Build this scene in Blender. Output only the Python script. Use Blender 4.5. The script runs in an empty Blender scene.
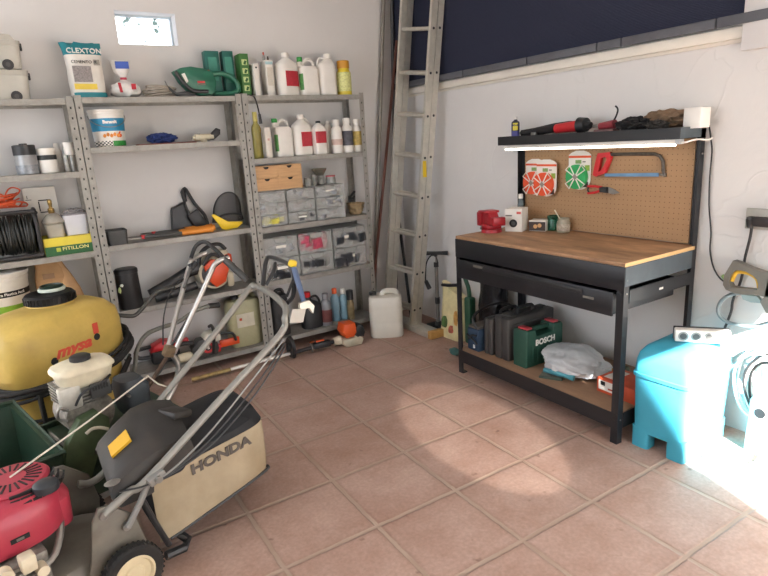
import bpy, bmesh, math, random
from mathutils import Vector, Matrix, Euler, noise

random.seed(7)
SC = bpy.context.scene
COL = SC.collection
PI = math.pi

# ------------------------------------------------------------------ camera
CAM = Vector((-2.6824, -3.9368, 1.4235))
CR = Vector((0.84026859, -0.53914511, -0.0571949))
CU = Vector((0.18124037, 0.17989966, 0.96684437))
CF = Vector((0.51098007, 0.82277498, -0.2488789))
FPX = 571.64
cd = bpy.data.cameras.new('camera')
cam = bpy.data.objects.new('camera', cd)
COL.objects.link(cam)
cd.sensor_fit = 'HORIZONTAL'
cd.sensor_width = 36.0
cd.lens = FPX * 36.0 / 768.0
cd.clip_start = 0.05
m = Matrix((CR, CU, -CF)).transposed().to_4x4()
m.translation = CAM
cam.matrix_world = m
SC.camera = cam

# ------------------------------------------------------------------ light
SUN_TAN_AZ, SUN_EL = 0.362, math.radians(31)
w = bpy.data.worlds.new('world')
SC.world = w
w.use_nodes = True
bg = w.node_tree.nodes['Background']
bg.inputs[0].default_value = (0.86, 0.91, 1.0, 1)
bg.inputs[1].default_value = 6.6
az = math.atan(SUN_TAN_AZ)
sd = Vector((math.sin(az) * math.cos(SUN_EL), math.cos(az) * math.cos(SUN_EL), -math.sin(SUN_EL)))
sl = bpy.data.lights.new('sun', 'SUN')
sl.energy = 85.0
sl.angle = math.radians(0.53)
sl.color = (1.0, 0.97, 0.93)
so = bpy.data.objects.new('sun', sl)
so.rotation_euler = sd.to_track_quat('-Z', 'Y').to_euler()
so.location = (-3, -9, 6)
COL.objects.link(so)
# sunlight glancing off a car outside the open door
gl = bpy.data.lights.new('sun_glint', 'SPOT')
gl.energy = 950
gl.spot_size = math.radians(8.6)
gl.spot_blend = 0.2
gl.shadow_soft_size = 0.02
gl.color = (1.0, 0.88, 0.78)
go = bpy.data.objects.new('sun_glint', gl)
go.location = (-1.45, -5.55, 1.95)
go.rotation_euler = (Vector((-0.98, -2.02, 0)) - go.location).to_track_quat('-Z', 'Y').to_euler()
COL.objects.link(go)
SC.view_settings.view_transform = 'Standard'
SC.view_settings.look = 'None'
SC.view_settings.gamma = 1
SC.view_settings.use_curve_mapping = False
SC.view_settings.exposure = -0.42
SC.cycles.max_bounces = 10
SC.cycles.diffuse_bounces = 6
SC.cycles.transparent_max_bounces = 16
SC.cycles.caustics_reflective = False
SC.cycles.caustics_refractive = False
SC.cycles.use_denoising = True

# ------------------------------------------------------------------ measuring helpers
def at(px, py, ax, val):
    v = CR * ((px - 384) / FPX) - CU * ((py - 288) / FPX) + CF
    i = 'xyz'.index(ax)
    return CAM + v * ((val - CAM[i]) / v[i])

def fitbox(l, r, t, b, yf, d, zs):
    """box on a back wall shelf: front plane yf, depth d -> centre x, width, height"""
    ym = (t + b) / 2
    xl = at(l, ym, 'y', yf + d).x
    xr = at(r, ym, 'y', yf).x
    zt = at((l + r) / 2 + (r - l) * .1, t, 'y', yf).z
    return (xl + xr) / 2, xr - xl, zt - zs

def fitcyl(l, r, t, b, yc, zs):
    ym = (t + b) / 2
    xl = at(l, ym, 'y', yc).x
    xr = at(r, ym, 'y', yc).x
    zt = at((l + r) / 2, t, 'y', yc).z
    return (xl + xr) / 2, xr - xl, zt - zs

# ------------------------------------------------------------------ materials
def lin(h):
    h = h.lstrip('#')
    c = [int(h[i:i + 2], 16) / 255 for i in (0, 2, 4)]
    return tuple(((x / 12.92) if x <= 0.04045 else ((x + 0.055) / 1.055) ** 2.4) for x in c) + (1,)

_mats = {}
def mat(name, hexc, rough=0.55, metal=0.0, var=0.12, vs=14.0, bump=0.0, bs=60.0, dirt=None, dirt_amt=0.0, alpha=None, spec=0.5, stretch=None):
    if name in _mats:
        return _mats[name]
    M = bpy.data.materials.new(name)
    M.use_nodes = True
    nt = M.node_tree
    p = nt.nodes['Principled BSDF']
    p.inputs['Roughness'].default_value = rough
    p.inputs['Metallic'].default_value = metal
    p.inputs['Specular IOR Level'].default_value = spec
    c = lin(hexc)
    tc = nt.nodes.new('ShaderNodeTexCoord')
    src = tc.outputs['Object']
    if stretch:
        mp = nt.nodes.new('ShaderNodeMapping')
        mp.inputs['Scale'].default_value = stretch
        nt.links.new(src, mp.inputs['Vector'])
        src = mp.outputs['Vector']
    n = nt.nodes.new('ShaderNodeTexNoise')
    n.inputs['Scale'].default_value = vs
    n.inputs['Detail'].default_value = 5
    n.inputs['Roughness'].default_value = 0.65
    nt.links.new(src, n.inputs['Vector'])
    r = nt.nodes.new('ShaderNodeValToRGB')
    r.color_ramp.elements[0].position = 0.3
    r.color_ramp.elements[1].position = 0.7
    lo = [max(0, x * (1 - var)) for x in c[:3]] + [1]
    hi = [min(1, x * (1 + var)) for x in c[:3]] + [1]
    r.color_ramp.elements[0].color = lo
    r.color_ramp.elements[1].color = hi
    nt.links.new(n.outputs['Fac'], r.inputs['Fac'])
    out = r.outputs['Color']
    if dirt:
        n2 = nt.nodes.new('ShaderNodeTexNoise')
        n2.inputs['Scale'].default_value = vs * 0.45
        n2.inputs['Detail'].default_value = 8
        nt.links.new(src, n2.inputs['Vector'])
        r2 = nt.nodes.new('ShaderNodeValToRGB')
        r2.color_ramp.elements[0].position = 0.45
        r2.color_ramp.elements[1].position = 0.7
        r2.color_ramp.elements[0].color = (0, 0, 0, 1)
        r2.color_ramp.elements[1].color = (dirt_amt,) * 3 + (1,)
        nt.links.new(n2.outputs['Fac'], r2.inputs['Fac'])
        mx = nt.nodes.new('ShaderNodeMixRGB')
        nt.links.new(r2.outputs['Color'], mx.inputs['Fac'])
        nt.links.new(out, mx.inputs['Color1'])
        mx.inputs['Color2'].default_value = lin(dirt)
        out = mx.outputs['Color']
    nt.links.new(out, p.inputs['Base Color'])
    if bump:
        n3 = nt.nodes.new('ShaderNodeTexNoise')
        n3.inputs['Scale'].default_value = bs
        n3.inputs['Detail'].default_value = 6
        nt.links.new(src, n3.inputs['Vector'])
        b = nt.nodes.new('ShaderNodeBump')
        b.inputs['Strength'].default_value = bump
        b.inputs['Distance'].default_value = 0.01
        nt.links.new(n3.outputs['Fac'], b.inputs['Height'])
        nt.links.new(b.outputs['Normal'], p.inputs['Normal'])
    if alpha is not None:
        tr = nt.nodes.new('ShaderNodeBsdfTransparent')
        ms = nt.nodes.new('ShaderNodeMixShader')
        ms.inputs[0].default_value = alpha
        o = nt.nodes['Material Output']
        nt.links.new(tr.outputs[0], ms.inputs[1])
        nt.links.new(p.outputs[0], ms.inputs[2])
        nt.links.new(ms.outputs[0], o.inputs['Surface'])
    _mats[name] = M
    return M

def emis(name, col, s):
    M = bpy.data.materials.new(name)
    M.use_nodes = True
    nt = M.node_tree
    nt.nodes.remove(nt.nodes['Principled BSDF'])
    e = nt.nodes.new('ShaderNodeEmission')
    e.inputs[0].default_value = col
    e.inputs[1].default_value = s
    nt.links.new(e.outputs[0], nt.nodes['Material Output'].inputs['Surface'])
    return M

WHITE = mat('white plastic', '#e6e2da', .4, var=.04)
CREAM = mat('cream plastic', '#d9cfb4', .5, var=.10, dirt='#7a6a50', dirt_amt=.5)
BLACK = mat('black plastic', '#262627', .45, var=.15)
BLACKM = mat('black enamel', '#222326', .4, var=.15, spec=.4)
RUBBER = mat('rubber', '#292827', .8, var=.25)
GALV = mat('galvanised steel', '#98958e', .55, .35, var=.14, vs=30, dirt='#6e6a62', dirt_amt=.35)
ALU = mat('aluminium', '#c9c5ba', .45, .55, var=.10, vs=20)
CHROME = mat('chrome', '#bcbab5', .3, .75, var=.08)
STEEL = mat('steel', '#8f8d88', .4, .8, var=.15)
GREYP = mat('grey paint', '#8a8a87', .5, .2, var=.12, dirt='#5d574c', dirt_amt=.45)
CASTAL = mat('cast metal', '#8f8b82', .6, .5, var=.3, vs=50, dirt='#3c342a', dirt_amt=.7)
DGREY = mat('dark grey plastic', '#454543', .55, var=.15)
RED = mat('red plastic', '#c4262c', .4, var=.10)
HRED = mat('red engine cover', '#a83446', .38, var=.08, dirt='#8d4a45', dirt_amt=.3)
ORANGE = mat('orange plastic', '#dd5a24', .45, var=.1)
YELLOW = mat('yellow plastic', '#e5c21f', .45, var=.08)
GREEN = mat('green plastic', '#2f8f3c', .45, var=.1)
TEAL = mat('teal plastic', '#1f6a5a', .5, var=.12)
DGREEN = mat('dark green paint', '#2c4a33', .5, .1, var=.25, dirt='#3a3a2a', dirt_amt=.5)
BLUE = mat('blue plastic', '#2a4fa8', .5, var=.2)
WOOD = mat('drawer wood', '#c39a6c', .55, var=.14, vs=9, stretch=(1, 1, 9))
CARD = mat('cardboard', '#a87c50', .8, var=.10, bump=.05)
PAPER = mat('kraft paper', '#ae8860', .85, var=.15, vs=9, bump=.3, bs=22)
CARTON = mat('white carton', '#dcd8cf', .7, var=.04)
CLEAR = mat('clear plastic', '#dfe3e2', .15, var=.03, alpha=.24)
FROST = mat('frosted plastic', '#d3cfc2', .35, var=.06, alpha=.62)
HAZY = mat('hazy drawer plastic', '#d9dbd8', .2, var=.05, alpha=.30)
LABELR = mat('red label', '#b8313d', .5, var=.15, vs=40)
INK = mat('black ink', '#1a1a1a', .7, var=.05)
WINK = mat('white ink', '#eeece6', .7, var=.03)
GINK = mat('grey ink', '#6a675f', .7, var=.05)

# ------------------------------------------------------------------ mesh builder
class MB:
    def __init__(s, M=None):
        s.v, s.f, s.mi, s.mats = [], [], [], []
        s.M = M or Matrix()
    def add(s, verts, faces, mt, M=None):
        if mt not in s.mats:
            s.mats.append(mt)
        k = s.mats.index(mt)
        o = len(s.v)
        T = s.M @ M if M is not None else s.M
        s.v += [T @ Vector(p) for p in verts]
        for f in faces:
            s.f.append([i + o for i in f])
            s.mi.append(k)
        return s
    def bm(s, b, mt, M=None):
        b.verts.ensure_lookup_table()
        for i, v in enumerate(b.verts):
            v.index = i
        s.add([v.co.copy() for v in b.verts], [[v.index for v in f.verts] for f in b.faces], mt, M)
        b.free()
        return s
    def box(s, c, size, mt, bev=0.0, rot=None, seg=2, M=None):
        b = bmesh.new()
        bmesh.ops.create_cube(b, size=1)
        bmesh.ops.scale(b, vec=Vector(size), verts=b.verts)
        if bev > 0:
            bev = min(bev, min(size) * .48)
            bmesh.ops.bevel(b, geom=b.edges[:], offset=bev, segments=seg, profile=.5, affect='EDGES')
        T = Matrix.Translation(c)
        if rot:
            T = T @ Euler(rot).to_matrix().to_4x4()
        return s.bm(b, mt, (M @ T) if M is not None else T)
    def b2(s, x0, x1, y0, y1, z0, z1, mt, bev=0.0):
        return s.box(((x0 + x1) / 2, (y0 + y1) / 2, (z0 + z1) / 2), (abs(x1 - x0), abs(y1 - y0), abs(z1 - z0)), mt, bev)
    def cyl(s, p0, p1, r0, mt, r1=None, n=20):
        p0, p1 = Vector(p0), Vector(p1)
        r1 = r0 if r1 is None else r1
        q = (p1 - p0).to_track_quat('Z', 'Y').to_matrix()
        v = []
        for p, r in ((p0, r0), (p1, r1)):
            for i in range(n):
                a = 2 * PI * i / n
                v.append(p + q @ Vector((math.cos(a) * r, math.sin(a) * r, 0)))
        f = [[i, (i + 1) % n, n + (i + 1) % n, n + i] for i in range(n)]
        f += [list(range(n))[::-1], list(range(n, 2 * n))]
        return s.add(v, f, mt)
    def lathe(s, prof, mt, o=(0, 0, 0), n=28, sx=1, sy=1, M=None, a0=0, a1=2 * PI, cap=True):
        full = abs(a1 - a0 - 2 * PI) < 1e-6
        k = n if full else n + 1
        v = []
        for r, z in prof:
            for i in range(k):
                a = a0 + (a1 - a0) * i / n
                v.append((o[0] + math.cos(a) * r * sx, o[1] + math.sin(a) * r * sy, o[2] + z))
        f = []
        for j in range(len(prof) - 1):
            for i in range(n):
                f.append([j * k + i, j * k + (i + 1) % k, (j + 1) * k + (i + 1) % k, (j + 1) * k + i])
        if full and cap:
            f.append(list(range(k))[::-1])
            f.append([(len(prof) - 1) * k + i for i in range(k)])
        return s.add(v, f, mt, M)
    def loft(s, rings, mt, cap=True, closed=False):
        n = len(rings[0])
        v = [p for r in rings for p in r]
        f = []
        R = len(rings)
        for j in range(R if closed else R - 1):
            j2 = (j + 1) % R
            for i in range(n):
                f.append([j * n + i, j * n + (i + 1) % n, j2 * n + (i + 1) % n, j2 * n + i])
        if cap and not closed:
            f.append(list(range(n))[::-1])
            f.append([(R - 1) * n + i for i in range(n)])
        return s.add(v, f, mt)
    def tube(s, pts, r, mt, n=10, smooth=0, closed=False):
        P = [Vector(p) for p in pts]
        if smooth:
            P = spline(P, smooth, closed)
        T0 = None
        rings = []
        N = len(P)
        for i in range(N):
            if closed:
                t = (P[(i + 1) % N] - P[i - 1])
            else:
                t = P[min(i + 1, N - 1)] - P[max(i - 1, 0)]
            if t.length < 1e-9:
                t = Vector((0, 0, 1))
            t.normalize()
            if T0 is None:
                u = t.orthogonal().normalized()
            else:
                q = T0.rotation_difference(t)
                u = q @ u
            T0 = t
            u = (u - t * u.dot(t)).normalized()
            w_ = t.cross(u)
            rr = r[i] if isinstance(r, (list, tuple)) else r
            rings.append([P[i] + u * math.cos(2 * PI * k / n) * rr + w_ * math.sin(2 * PI * k / n) * rr for k in range(n)])
        return s.loft(rings, mt, closed=closed)
    def prism(s, poly, h, mt, M=None, bev=0.0, seg=2):
        b = bmesh.new()
        vs = [b.verts.new((p[0], p[1], 0)) for p in poly]
        f = b.faces.new(vs)
        b.normal_update()
        if f.normal.z < 0:
            f.normal_flip()
        r = bmesh.ops.extrude_face_region(b, geom=[f])
        bmesh.ops.translate(b, vec=(0, 0, h), verts=[e for e in r['geom'] if isinstance(e, bmesh.types.BMVert)])
        bmesh.ops.recalc_face_normals(b, faces=b.faces[:])
        if bev > 0:
            ed = [e for e in b.edges if abs(e.verts[0].co.z - e.verts[1].co.z) < 1e-6]
            bmesh.ops.bevel(b, geom=ed, offset=bev, segments=seg, profile=.5, affect='EDGES')
        return s.bm(b, mt, M)
    def blob(s, c, rad, mt, amp=.2, sc=3.0, sub=3, seed=0, floor=None, rot=0, crease=False):
        b = bmesh.new()
        bmesh.ops.create_icosphere(b, subdivisions=sub, radius=1)
        for v in b.verts:
            p = v.co * sc + Vector((seed * 3.1, seed * 1.7, seed))
            k = noise.noise(p)
            if crease:
                k = -abs(noise.noise(p)) * 1.4 + .5 * noise.noise(p * 2.3)
            v.co *= 1 + amp * k
            v.co = Vector((v.co.x * rad[0], v.co.y * rad[1], v.co.z * rad[2]))
            if floor is not None:
                v.co.z = max(v.co.z, floor)
        return s.bm(b, mt, Matrix.Translation(c) @ Matrix.Rotation(rot, 4, 'Z'))
    def build(s, name, parent=None, loc=None, rz=0, sharp=35):
        me = bpy.data.meshes.new(name)
        me.from_pydata([tuple(p) for p in s.v], [], s.f)
        for mt in s.mats:
            me.materials.append(mt)
        me.polygons.foreach_set('material_index', s.mi)
        me.validate()
        b = bmesh.new()
        b.from_mesh(me)
        bmesh.ops.recalc_face_normals(b, faces=b.faces[:])
        b.to_mesh(me)
        b.free()
        me.polygons.foreach_set('use_smooth', [True] * len(me.polygons))
        me.set_sharp_from_angle(angle=math.radians(sharp))
        me.update()
        o = bpy.data.objects.new(name, me)
        COL.objects.link(o)
        if parent:
            o.parent = parent
        if loc is not None:
            o.location = loc
        o.rotation_euler.z = rz
        return o

def spline(P, k, closed=False):
    P = [Vector(p) for p in P]
    out = []
    N = len(P)
    for i in range(N if closed else N - 1):
        if closed:
            a, b, c, d = P[i - 1], P[i], P[(i + 1) % N], P[(i + 2) % N]
        else:
            a, b, c, d = P[max(i - 1, 0)], P[i], P[i + 1], P[min(i + 2, N - 1)]
        for j in range(k):
            t = j / k
            out.append(0.5 * ((2 * b) + (c - a) * t + (2 * a - 5 * b + 4 * c - d) * t * t + (3 * b - a - 3 * c + d) * t ** 3))
    if not closed:
        out.append(P[-1])
    return out

def sring(cx, cy, z, ax, ay, e=3.0, n=32, rz=0):
    r = []
    c_, s_ = math.cos(rz), math.sin(rz)
    for i in range(n):
        a = 2 * PI * i / n
        ca, sa = math.cos(a), math.sin(a)
        x = math.copysign(abs(ca) ** (2 / e), ca) * ax
        y = math.copysign(abs(sa) ** (2 / e), sa) * ay
        r.append((cx + x * c_ - y * s_, cy + x * s_ + y * c_, z))
    return r

def thing(name, label, cat, loc=(0, 0, 0), rz=0, group=None):
    o = bpy.data.objects.new(name, None)
    o.empty_display_size = .1
    COL.objects.link(o)
    o.location = loc
    o.rotation_euler.z = rz
    return tag(o, label, cat, group)

def tag(o, label, cat, group=None, kind=None):
    o['label'] = label
    o['category'] = cat
    if group:
        o['group'] = group
    if kind:
        o['kind'] = kind
    return o

def struct(o, label=None, cat=None):
    o['kind'] = 'structure'
    if label:
        o['label'] = label
    if cat:
        o['category'] = cat
    return o

def relabel(o, s):
    o['label'] = s
    return o

def text(body, size, mt, parent, loc, rot=(PI / 2, 0, 0), name='lettering', ext=.0006, align='CENTER', sx=1.0, bold=.0, spacing=1.0, shear=0):
    c = bpy.data.curves.new(name, 'FONT')
    c.body = body
    c.size = size
    c.align_x = align
    c.align_y = 'CENTER'
    c.extrude = ext
    c.offset = bold
    c.space_character = spacing
    c.shear = shear
    c.resolution_u = 3
    c.materials.append(mt)
    t = bpy.data.objects.new(name, c)
    COL.objects.link(t)
    bpy.context.view_layer.update()
    me = bpy.data.meshes.new_from_object(t.evaluated_get(bpy.context.evaluated_depsgraph_get()))
    bpy.data.objects.remove(t)
    bpy.data.curves.remove(c)
    o = bpy.data.objects.new(name, me)
    COL.objects.link(o)
    o.parent = parent
    o.location = loc
    o.rotation_euler = rot
    o.scale = (sx, 1, 1)
    return o

def dup(root, loc, label=None, rz=None, group=None):
    r = root.copy()
    COL.objects.link(r)
    r.location = loc
    if rz is not None:
        r.rotation_euler.z = rz
    if label:
        r['label'] = label
    if group:
        r['group'] = group
    for ch in list(root.children):
        c = ch.copy()
        COL.objects.link(c)
        c.parent = r
        for g in ch.children:
            d = g.copy()
            COL.objects.link(d)
            d.parent = c
    return r

# ================================================================== SETTING
XL, YF, ZC = -4.35, -5.0, 2.95
def floor_mat():
    M = bpy.data.materials.new('terracotta floor tiles')
    M.use_nodes = True
    nt = M.node_tree
    L = nt.links
    p = nt.nodes['Principled BSDF']
    N = nt.nodes.new
    tc = N('ShaderNodeTexCoord')
    mp = N('ShaderNodeMapping')
    mp.vector_type = 'TEXTURE'
    mp.inputs['Location'].default_value = (-1.3616, -1.1484, 0)
    mp.inputs['Rotation'].default_value = (0, 0, -0.0075)
    mp.inputs['Scale'].default_value = (.3811, .3811, 1)
    L.new(tc.outputs['Object'], mp.inputs['Vector'])
    # slight wobble of the joints
    nz = N('ShaderNodeTexNoise'); nz.inputs['Scale'].default_value = 6; nz.inputs['Detail'].default_value = 4
    L.new(mp.outputs[0], nz.inputs['Vector'])
    va = N('ShaderNodeVectorMath'); va.operation = 'SUBTRACT'; va.inputs[1].default_value = (.5, .5, .5)
    L.new(nz.outputs['Color'], va.inputs[0])
    vs = N('ShaderNodeVectorMath'); vs.operation = 'SCALE'; vs.inputs['Scale'].default_value = .028
    L.new(va.outputs[0], vs.inputs[0])
    vb = N('ShaderNodeVectorMath'); vb.operation = 'ADD'
    L.new(mp.outputs[0], vb.inputs[0]); L.new(vs.outputs[0], vb.inputs[1])
    fr = N('ShaderNodeVectorMath'); fr.operation = 'FRACTION'
    fl = N('ShaderNodeVectorMath'); fl.operation = 'FLOOR'
    L.new(vb.outputs[0], fr.inputs[0]); L.new(vb.outputs[0], fl.inputs[0])
    sx = N('ShaderNodeSeparateXYZ'); L.new(fr.outputs[0], sx.inputs[0])
    def edge(sock):
        a = N('ShaderNodeMath'); a.operation = 'SUBTRACT'; a.inputs[1].default_value = .5; L.new(sock, a.inputs[0])
        b = N('ShaderNodeMath'); b.operation = 'ABSOLUTE'; L.new(a.outputs[0], b.inputs[0])
        return b.outputs[0]
    mxm = N('ShaderNodeMath'); mxm.operation = 'MAXIMUM'
    L.new(edge(sx.outputs[0]), mxm.inputs[0]); L.new(edge(sx.outputs[1]), mxm.inputs[1])
    gr = N('ShaderNodeMapRange'); gr.inputs['From Min'].default_value = .470; gr.inputs['From Max'].default_value = .484
    L.new(mxm.outputs[0], gr.inputs['Value'])
    wn = N('ShaderNodeTexWhiteNoise'); wn.noise_dimensions = '3D'; L.new(fl.outputs[0], wn.inputs['Vector'])
    rt = N('ShaderNodeValToRGB')
    rt.color_ramp.elements[0].color = lin('#ad8c7d'); rt.color_ramp.elements[1].color = lin('#b99a8a')
    L.new(wn.outputs['Value'], rt.inputs['Fac'])
    # mottling
    n1 = N('ShaderNodeTexNoise'); n1.inputs['Scale'].default_value = 3.2; n1.inputs['Detail'].default_value = 9; n1.inputs['Roughness'].default_value = .7
    L.new(tc.outputs['Object'], n1.inputs['Vector'])
    r1 = N('ShaderNodeValToRGB'); r1.color_ramp.elements[0].position = .3; r1.color_ramp.elements[1].position = .72
    r1.color_ramp.elements[0].color = lin('#9c7a6b'); r1.color_ramp.elements[1].color = lin('#c3aa9e')
    L.new(n1.outputs['Fac'], r1.inputs['Fac'])
    m1 = N('ShaderNodeMixRGB'); m1.inputs['Fac'].default_value = .68
    L.new(rt.outputs[0], m1.inputs['Color1']); L.new(r1.outputs[0], m1.inputs['Color2'])
    # dark spots of oil
    vo = N('ShaderNodeTexNoise'); vo.inputs['Scale'].default_value = 15; vo.inputs['Detail'].default_value = 2
    L.new(tc.outputs['Object'], vo.inputs['Vector'])
    rs = N('ShaderNodeValToRGB'); rs.color_ramp.elements[0].position = .69; rs.color_ramp.elements[1].position = .76
    rs.color_ramp.elements[0].color = (0, 0, 0, 1); rs.color_ramp.elements[1].color = (.5, .5, .5, 1)
    L.new(vo.outputs['Fac'], rs.inputs['Fac'])
    m2 = N('ShaderNodeMixRGB'); L.new(rs.outputs[0], m2.inputs['Fac']); L.new(m1.outputs[0], m2.inputs['Color1'])
    m2.inputs['Color2'].default_value = lin('#5a3b30')
    # grout
    n2 = N('ShaderNodeTexNoise'); n2.inputs['Scale'].default_value = 5; n2.inputs['Detail'].default_value = 5
    L.new(tc.outputs['Object'], n2.inputs['Vector'])
    rg = N('ShaderNodeValToRGB'); rg.color_ramp.elements[0].color = lin('#957b6c'); rg.color_ramp.elements[1].color = lin('#bda998')
    L.new(n2.outputs['Fac'], rg.inputs['Fac'])
    m3 = N('ShaderNodeMixRGB'); L.new(gr.outputs[0], m3.inputs['Fac']); L.new(m2.outputs[0], m3.inputs['Color1']); L.new(rg.outputs[0], m3.inputs['Color2'])
    # dirt gathered along the tile edges and fine grain
    ed = N('ShaderNodeMapRange'); ed.inputs['From Min'].default_value = .435; ed.inputs['From Max'].default_value = .474; ed.inputs['To Max'].default_value = .38
    L.new(mxm.outputs[0], ed.inputs['Value'])
    ng = N('ShaderNodeTexNoise'); ng.inputs['Scale'].default_value = 70; ng.inputs['Detail'].default_value = 4; L.new(tc.outputs['Object'], ng.inputs['Vector'])
    eg = N('ShaderNodeMath'); eg.operation = 'MULTIPLY'; L.new(ed.outputs[0], eg.inputs[0]); L.new(n2.outputs['Fac'], eg.inputs[1])
    m4 = N('ShaderNodeMixRGB'); L.new(eg.outputs[0], m4.inputs['Fac']); L.new(m2.outputs[0], m4.inputs['Color1']); m4.inputs['Color2'].default_value = lin('#54392c')
    rg2 = N('ShaderNodeValToRGB'); rg2.color_ramp.elements[0].position = .35; rg2.color_ramp.elements[1].position = .7
    rg2.color_ramp.elements[0].color = (.88, .88, .88, 1); rg2.color_ramp.elements[1].color = (1.06, 1.06, 1.06, 1); L.new(ng.outputs['Fac'], rg2.inputs['Fac'])
    m5 = N('ShaderNodeMixRGB'); m5.blend_type = 'MULTIPLY'; m5.inputs['Fac'].default_value = 1; L.new(m4.outputs[0], m5.inputs['Color1']); L.new(rg2.outputs[0], m5.inputs['Color2'])
    L.new(m5.outputs[0], m3.inputs['Color1'])
    L.new(m3.outputs[0], p.inputs['Base Color'])
    p.inputs['Roughness'].default_value = .62
    p.inputs['Specular IOR Level'].default_value = .35
    hs = N('ShaderNodeMath'); hs.operation = 'MULTIPLY_ADD'; hs.inputs[1].default_value = -1.0; L.new(gr.outputs[0], hs.inputs[0])
    hn = N('ShaderNodeMath'); hn.operation = 'MULTIPLY'; hn.inputs[1].default_value = .5; L.new(n1.outputs['Fac'], hn.inputs[0])
    L.new(hn.outputs[0], hs.inputs[2])
    bp = N('ShaderNodeBump'); bp.inputs['Strength'].default_value = .5; bp.inputs['Distance'].default_value = .006
    L.new(hs.outputs[0], bp.inputs['Height']); L.new(bp.outputs[0], p.inputs['Normal'])
    return M

def plaster(name, hexc, rough_bump):
    M = mat(name, hexc, .9, var=.035, vs=1.6, spec=.2)
    nt = M.node_tree; L = nt.links; N = nt.nodes.new
    tc = N('ShaderNodeTexCoord')
    n1 = N('ShaderNodeTexNoise'); n1.inputs['Scale'].default_value = 3.0; n1.inputs['Detail'].default_value = 7; n1.inputs['Distortion'].default_value = .8
    n2 = N('ShaderNodeTexNoise'); n2.inputs['Scale'].default_value = 1.7; n2.inputs['Detail'].default_value = 2; n2.inputs['Distortion'].default_value = 1.5
    L.new(tc.outputs['Object'], n1.inputs['Vector']); L.new(tc.outputs['Object'], n2.inputs['Vector'])
    # trowel ridges: thin band of a warped noise
    a = N('ShaderNodeMath'); a.operation = 'SUBTRACT'; a.inputs[1].default_value = .5; L.new(n2.outputs['Fac'], a.inputs[0])
    b = N('ShaderNodeMath'); b.operation = 'ABSOLUTE'; L.new(a.outputs[0], b.inputs[0])
    c = N('ShaderNodeMapRange'); c.inputs['From Min'].default_value = 0; c.inputs['From Max'].default_value = .012
    c.inputs['To Min'].default_value = .10; c.inputs['To Max'].default_value = 0
    L.new(b.outputs[0], c.inputs['Value'])
    d = N('ShaderNodeMath'); d.operation = 'ADD'; L.new(n1.outputs['Fac'], d.inputs[0]); L.new(c.outputs[0], d.inputs[1])
    bp = N('ShaderNodeBump'); bp.inputs['Strength'].default_value = rough_bump; bp.inputs['Distance'].default_value = .02
    L.new(d.outputs[0], bp.inputs['Height']); L.new(bp.outputs[0], nt.nodes['Principled BSDF'].inputs['Normal'])
    return M

PL1 = plaster('smooth plaster', '#d3d1cf', .10)
PL2 = plaster('rough plaster', '#d8d6d3', .45)
mb = MB(); mb.b2(XL - .2, .2, YF - .2, .2, -.1, 0, floor_mat()); struct(mb.build('floor'))
# back wall with a small window opening
WX0, WX1, WZ0, WZ1 = -2.0, -1.652, 2.076, 2.262
mb = MB()
mb.b2(XL - .2, WX0, 0, .2, 0, ZC, PL1); mb.b2(WX1, .2, 0, .2, 0, ZC, PL1)
mb.b2(WX0, WX1, 0, .2, 0, WZ0, PL1); mb.b2(WX0, WX1, 0, .2, WZ1, ZC, PL1)
struct(mb.build('wall_back'))
mb = MB(); mb.b2(0, .2, YF - .2, 0, 0, ZC, PL2); struct(mb.build('wall_right'))
LY0, LY1, LZ0, LZ1 = -3.3, -.6, .75, 2.45
mb = MB(); mb.b2(XL - .2, XL, YF - .2, LY0, 0, ZC, PL1); mb.b2(XL - .2, XL, LY1, 0, 0, ZC, PL1); mb.b2(XL - .2, XL, LY0, LY1, 0, LZ0, PL1); mb.b2(XL - .2, XL, LY0, LY1, LZ1, ZC, PL1); struct(mb.build('wall_left'))
wl = bpy.data.objects.new('added_fill_window', None); COL.objects.link(wl); wl.location = (XL - .12, LY0, LZ0); struct(wl)  # window added out of view in the left wall to even out the fill light
mb = MB(); WFM = mat('window frame paint', '#c6d2da', .5, var=.03)
for a in ((0, .05, 0, LZ1 - LZ0), (LY1 - LY0 - .05, LY1 - LY0, 0, LZ1 - LZ0), (.05, LY1 - LY0 - .05, 0, .05), (.05, LY1 - LY0 - .05, LZ1 - LZ0 - .05, LZ1 - LZ0), (1.32, 1.38, .05, LZ1 - LZ0 - .05)):
    mb.b2(0, .05, a[0], a[1], a[2], a[3], WFM)
mb.build('window_frame', wl)
DX0, DX1, DZ = -3.9, -.12, 2.12
mb = MB()
mb.b2(XL, DX0, YF - .2, YF, 0, ZC, PL1); mb.b2(DX1, 0, YF - .2, YF, 0, ZC, PL1); mb.b2(DX0, DX1, YF - .2, YF, DZ, ZC, PL1)
struct(mb.build('wall_front'))
mb = MB(); mb.b2(XL - .2, .2, YF - .2, .2, ZC, ZC + .1, PL1); struct(mb.build('ceiling'))
# ground outside and an unseen wall added to block the sun, cut to its shadow edge
mb = MB(); mb.b2(-12, 8, -16, YF - .2, -.1, -.005, mat('driveway concrete', '#b5aea2', .9, var=.12, vs=3)); struct(mb.build('ground_outside'), 'pale concrete driveway outside the garage door', 'ground')
mb = MB()
poly = [(-9, 0), (-1.665, 0), (-1.665, 2.1), (-1.83, 2.76), (-1.9, 2.95), (-9, 2.95)]
mb.prism(poly, .15, mat('sun blocker render', '#d8d3c8', .9, var=.06), M=Matrix.Translation((0, -6.0, 0)) @ Matrix.Rotation(PI / 2, 4, 'X'))
struct(mb.build('sun_blocker_wall'), 'unseen rendered wall added outside the garage door to block the sun', 'wall')
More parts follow.
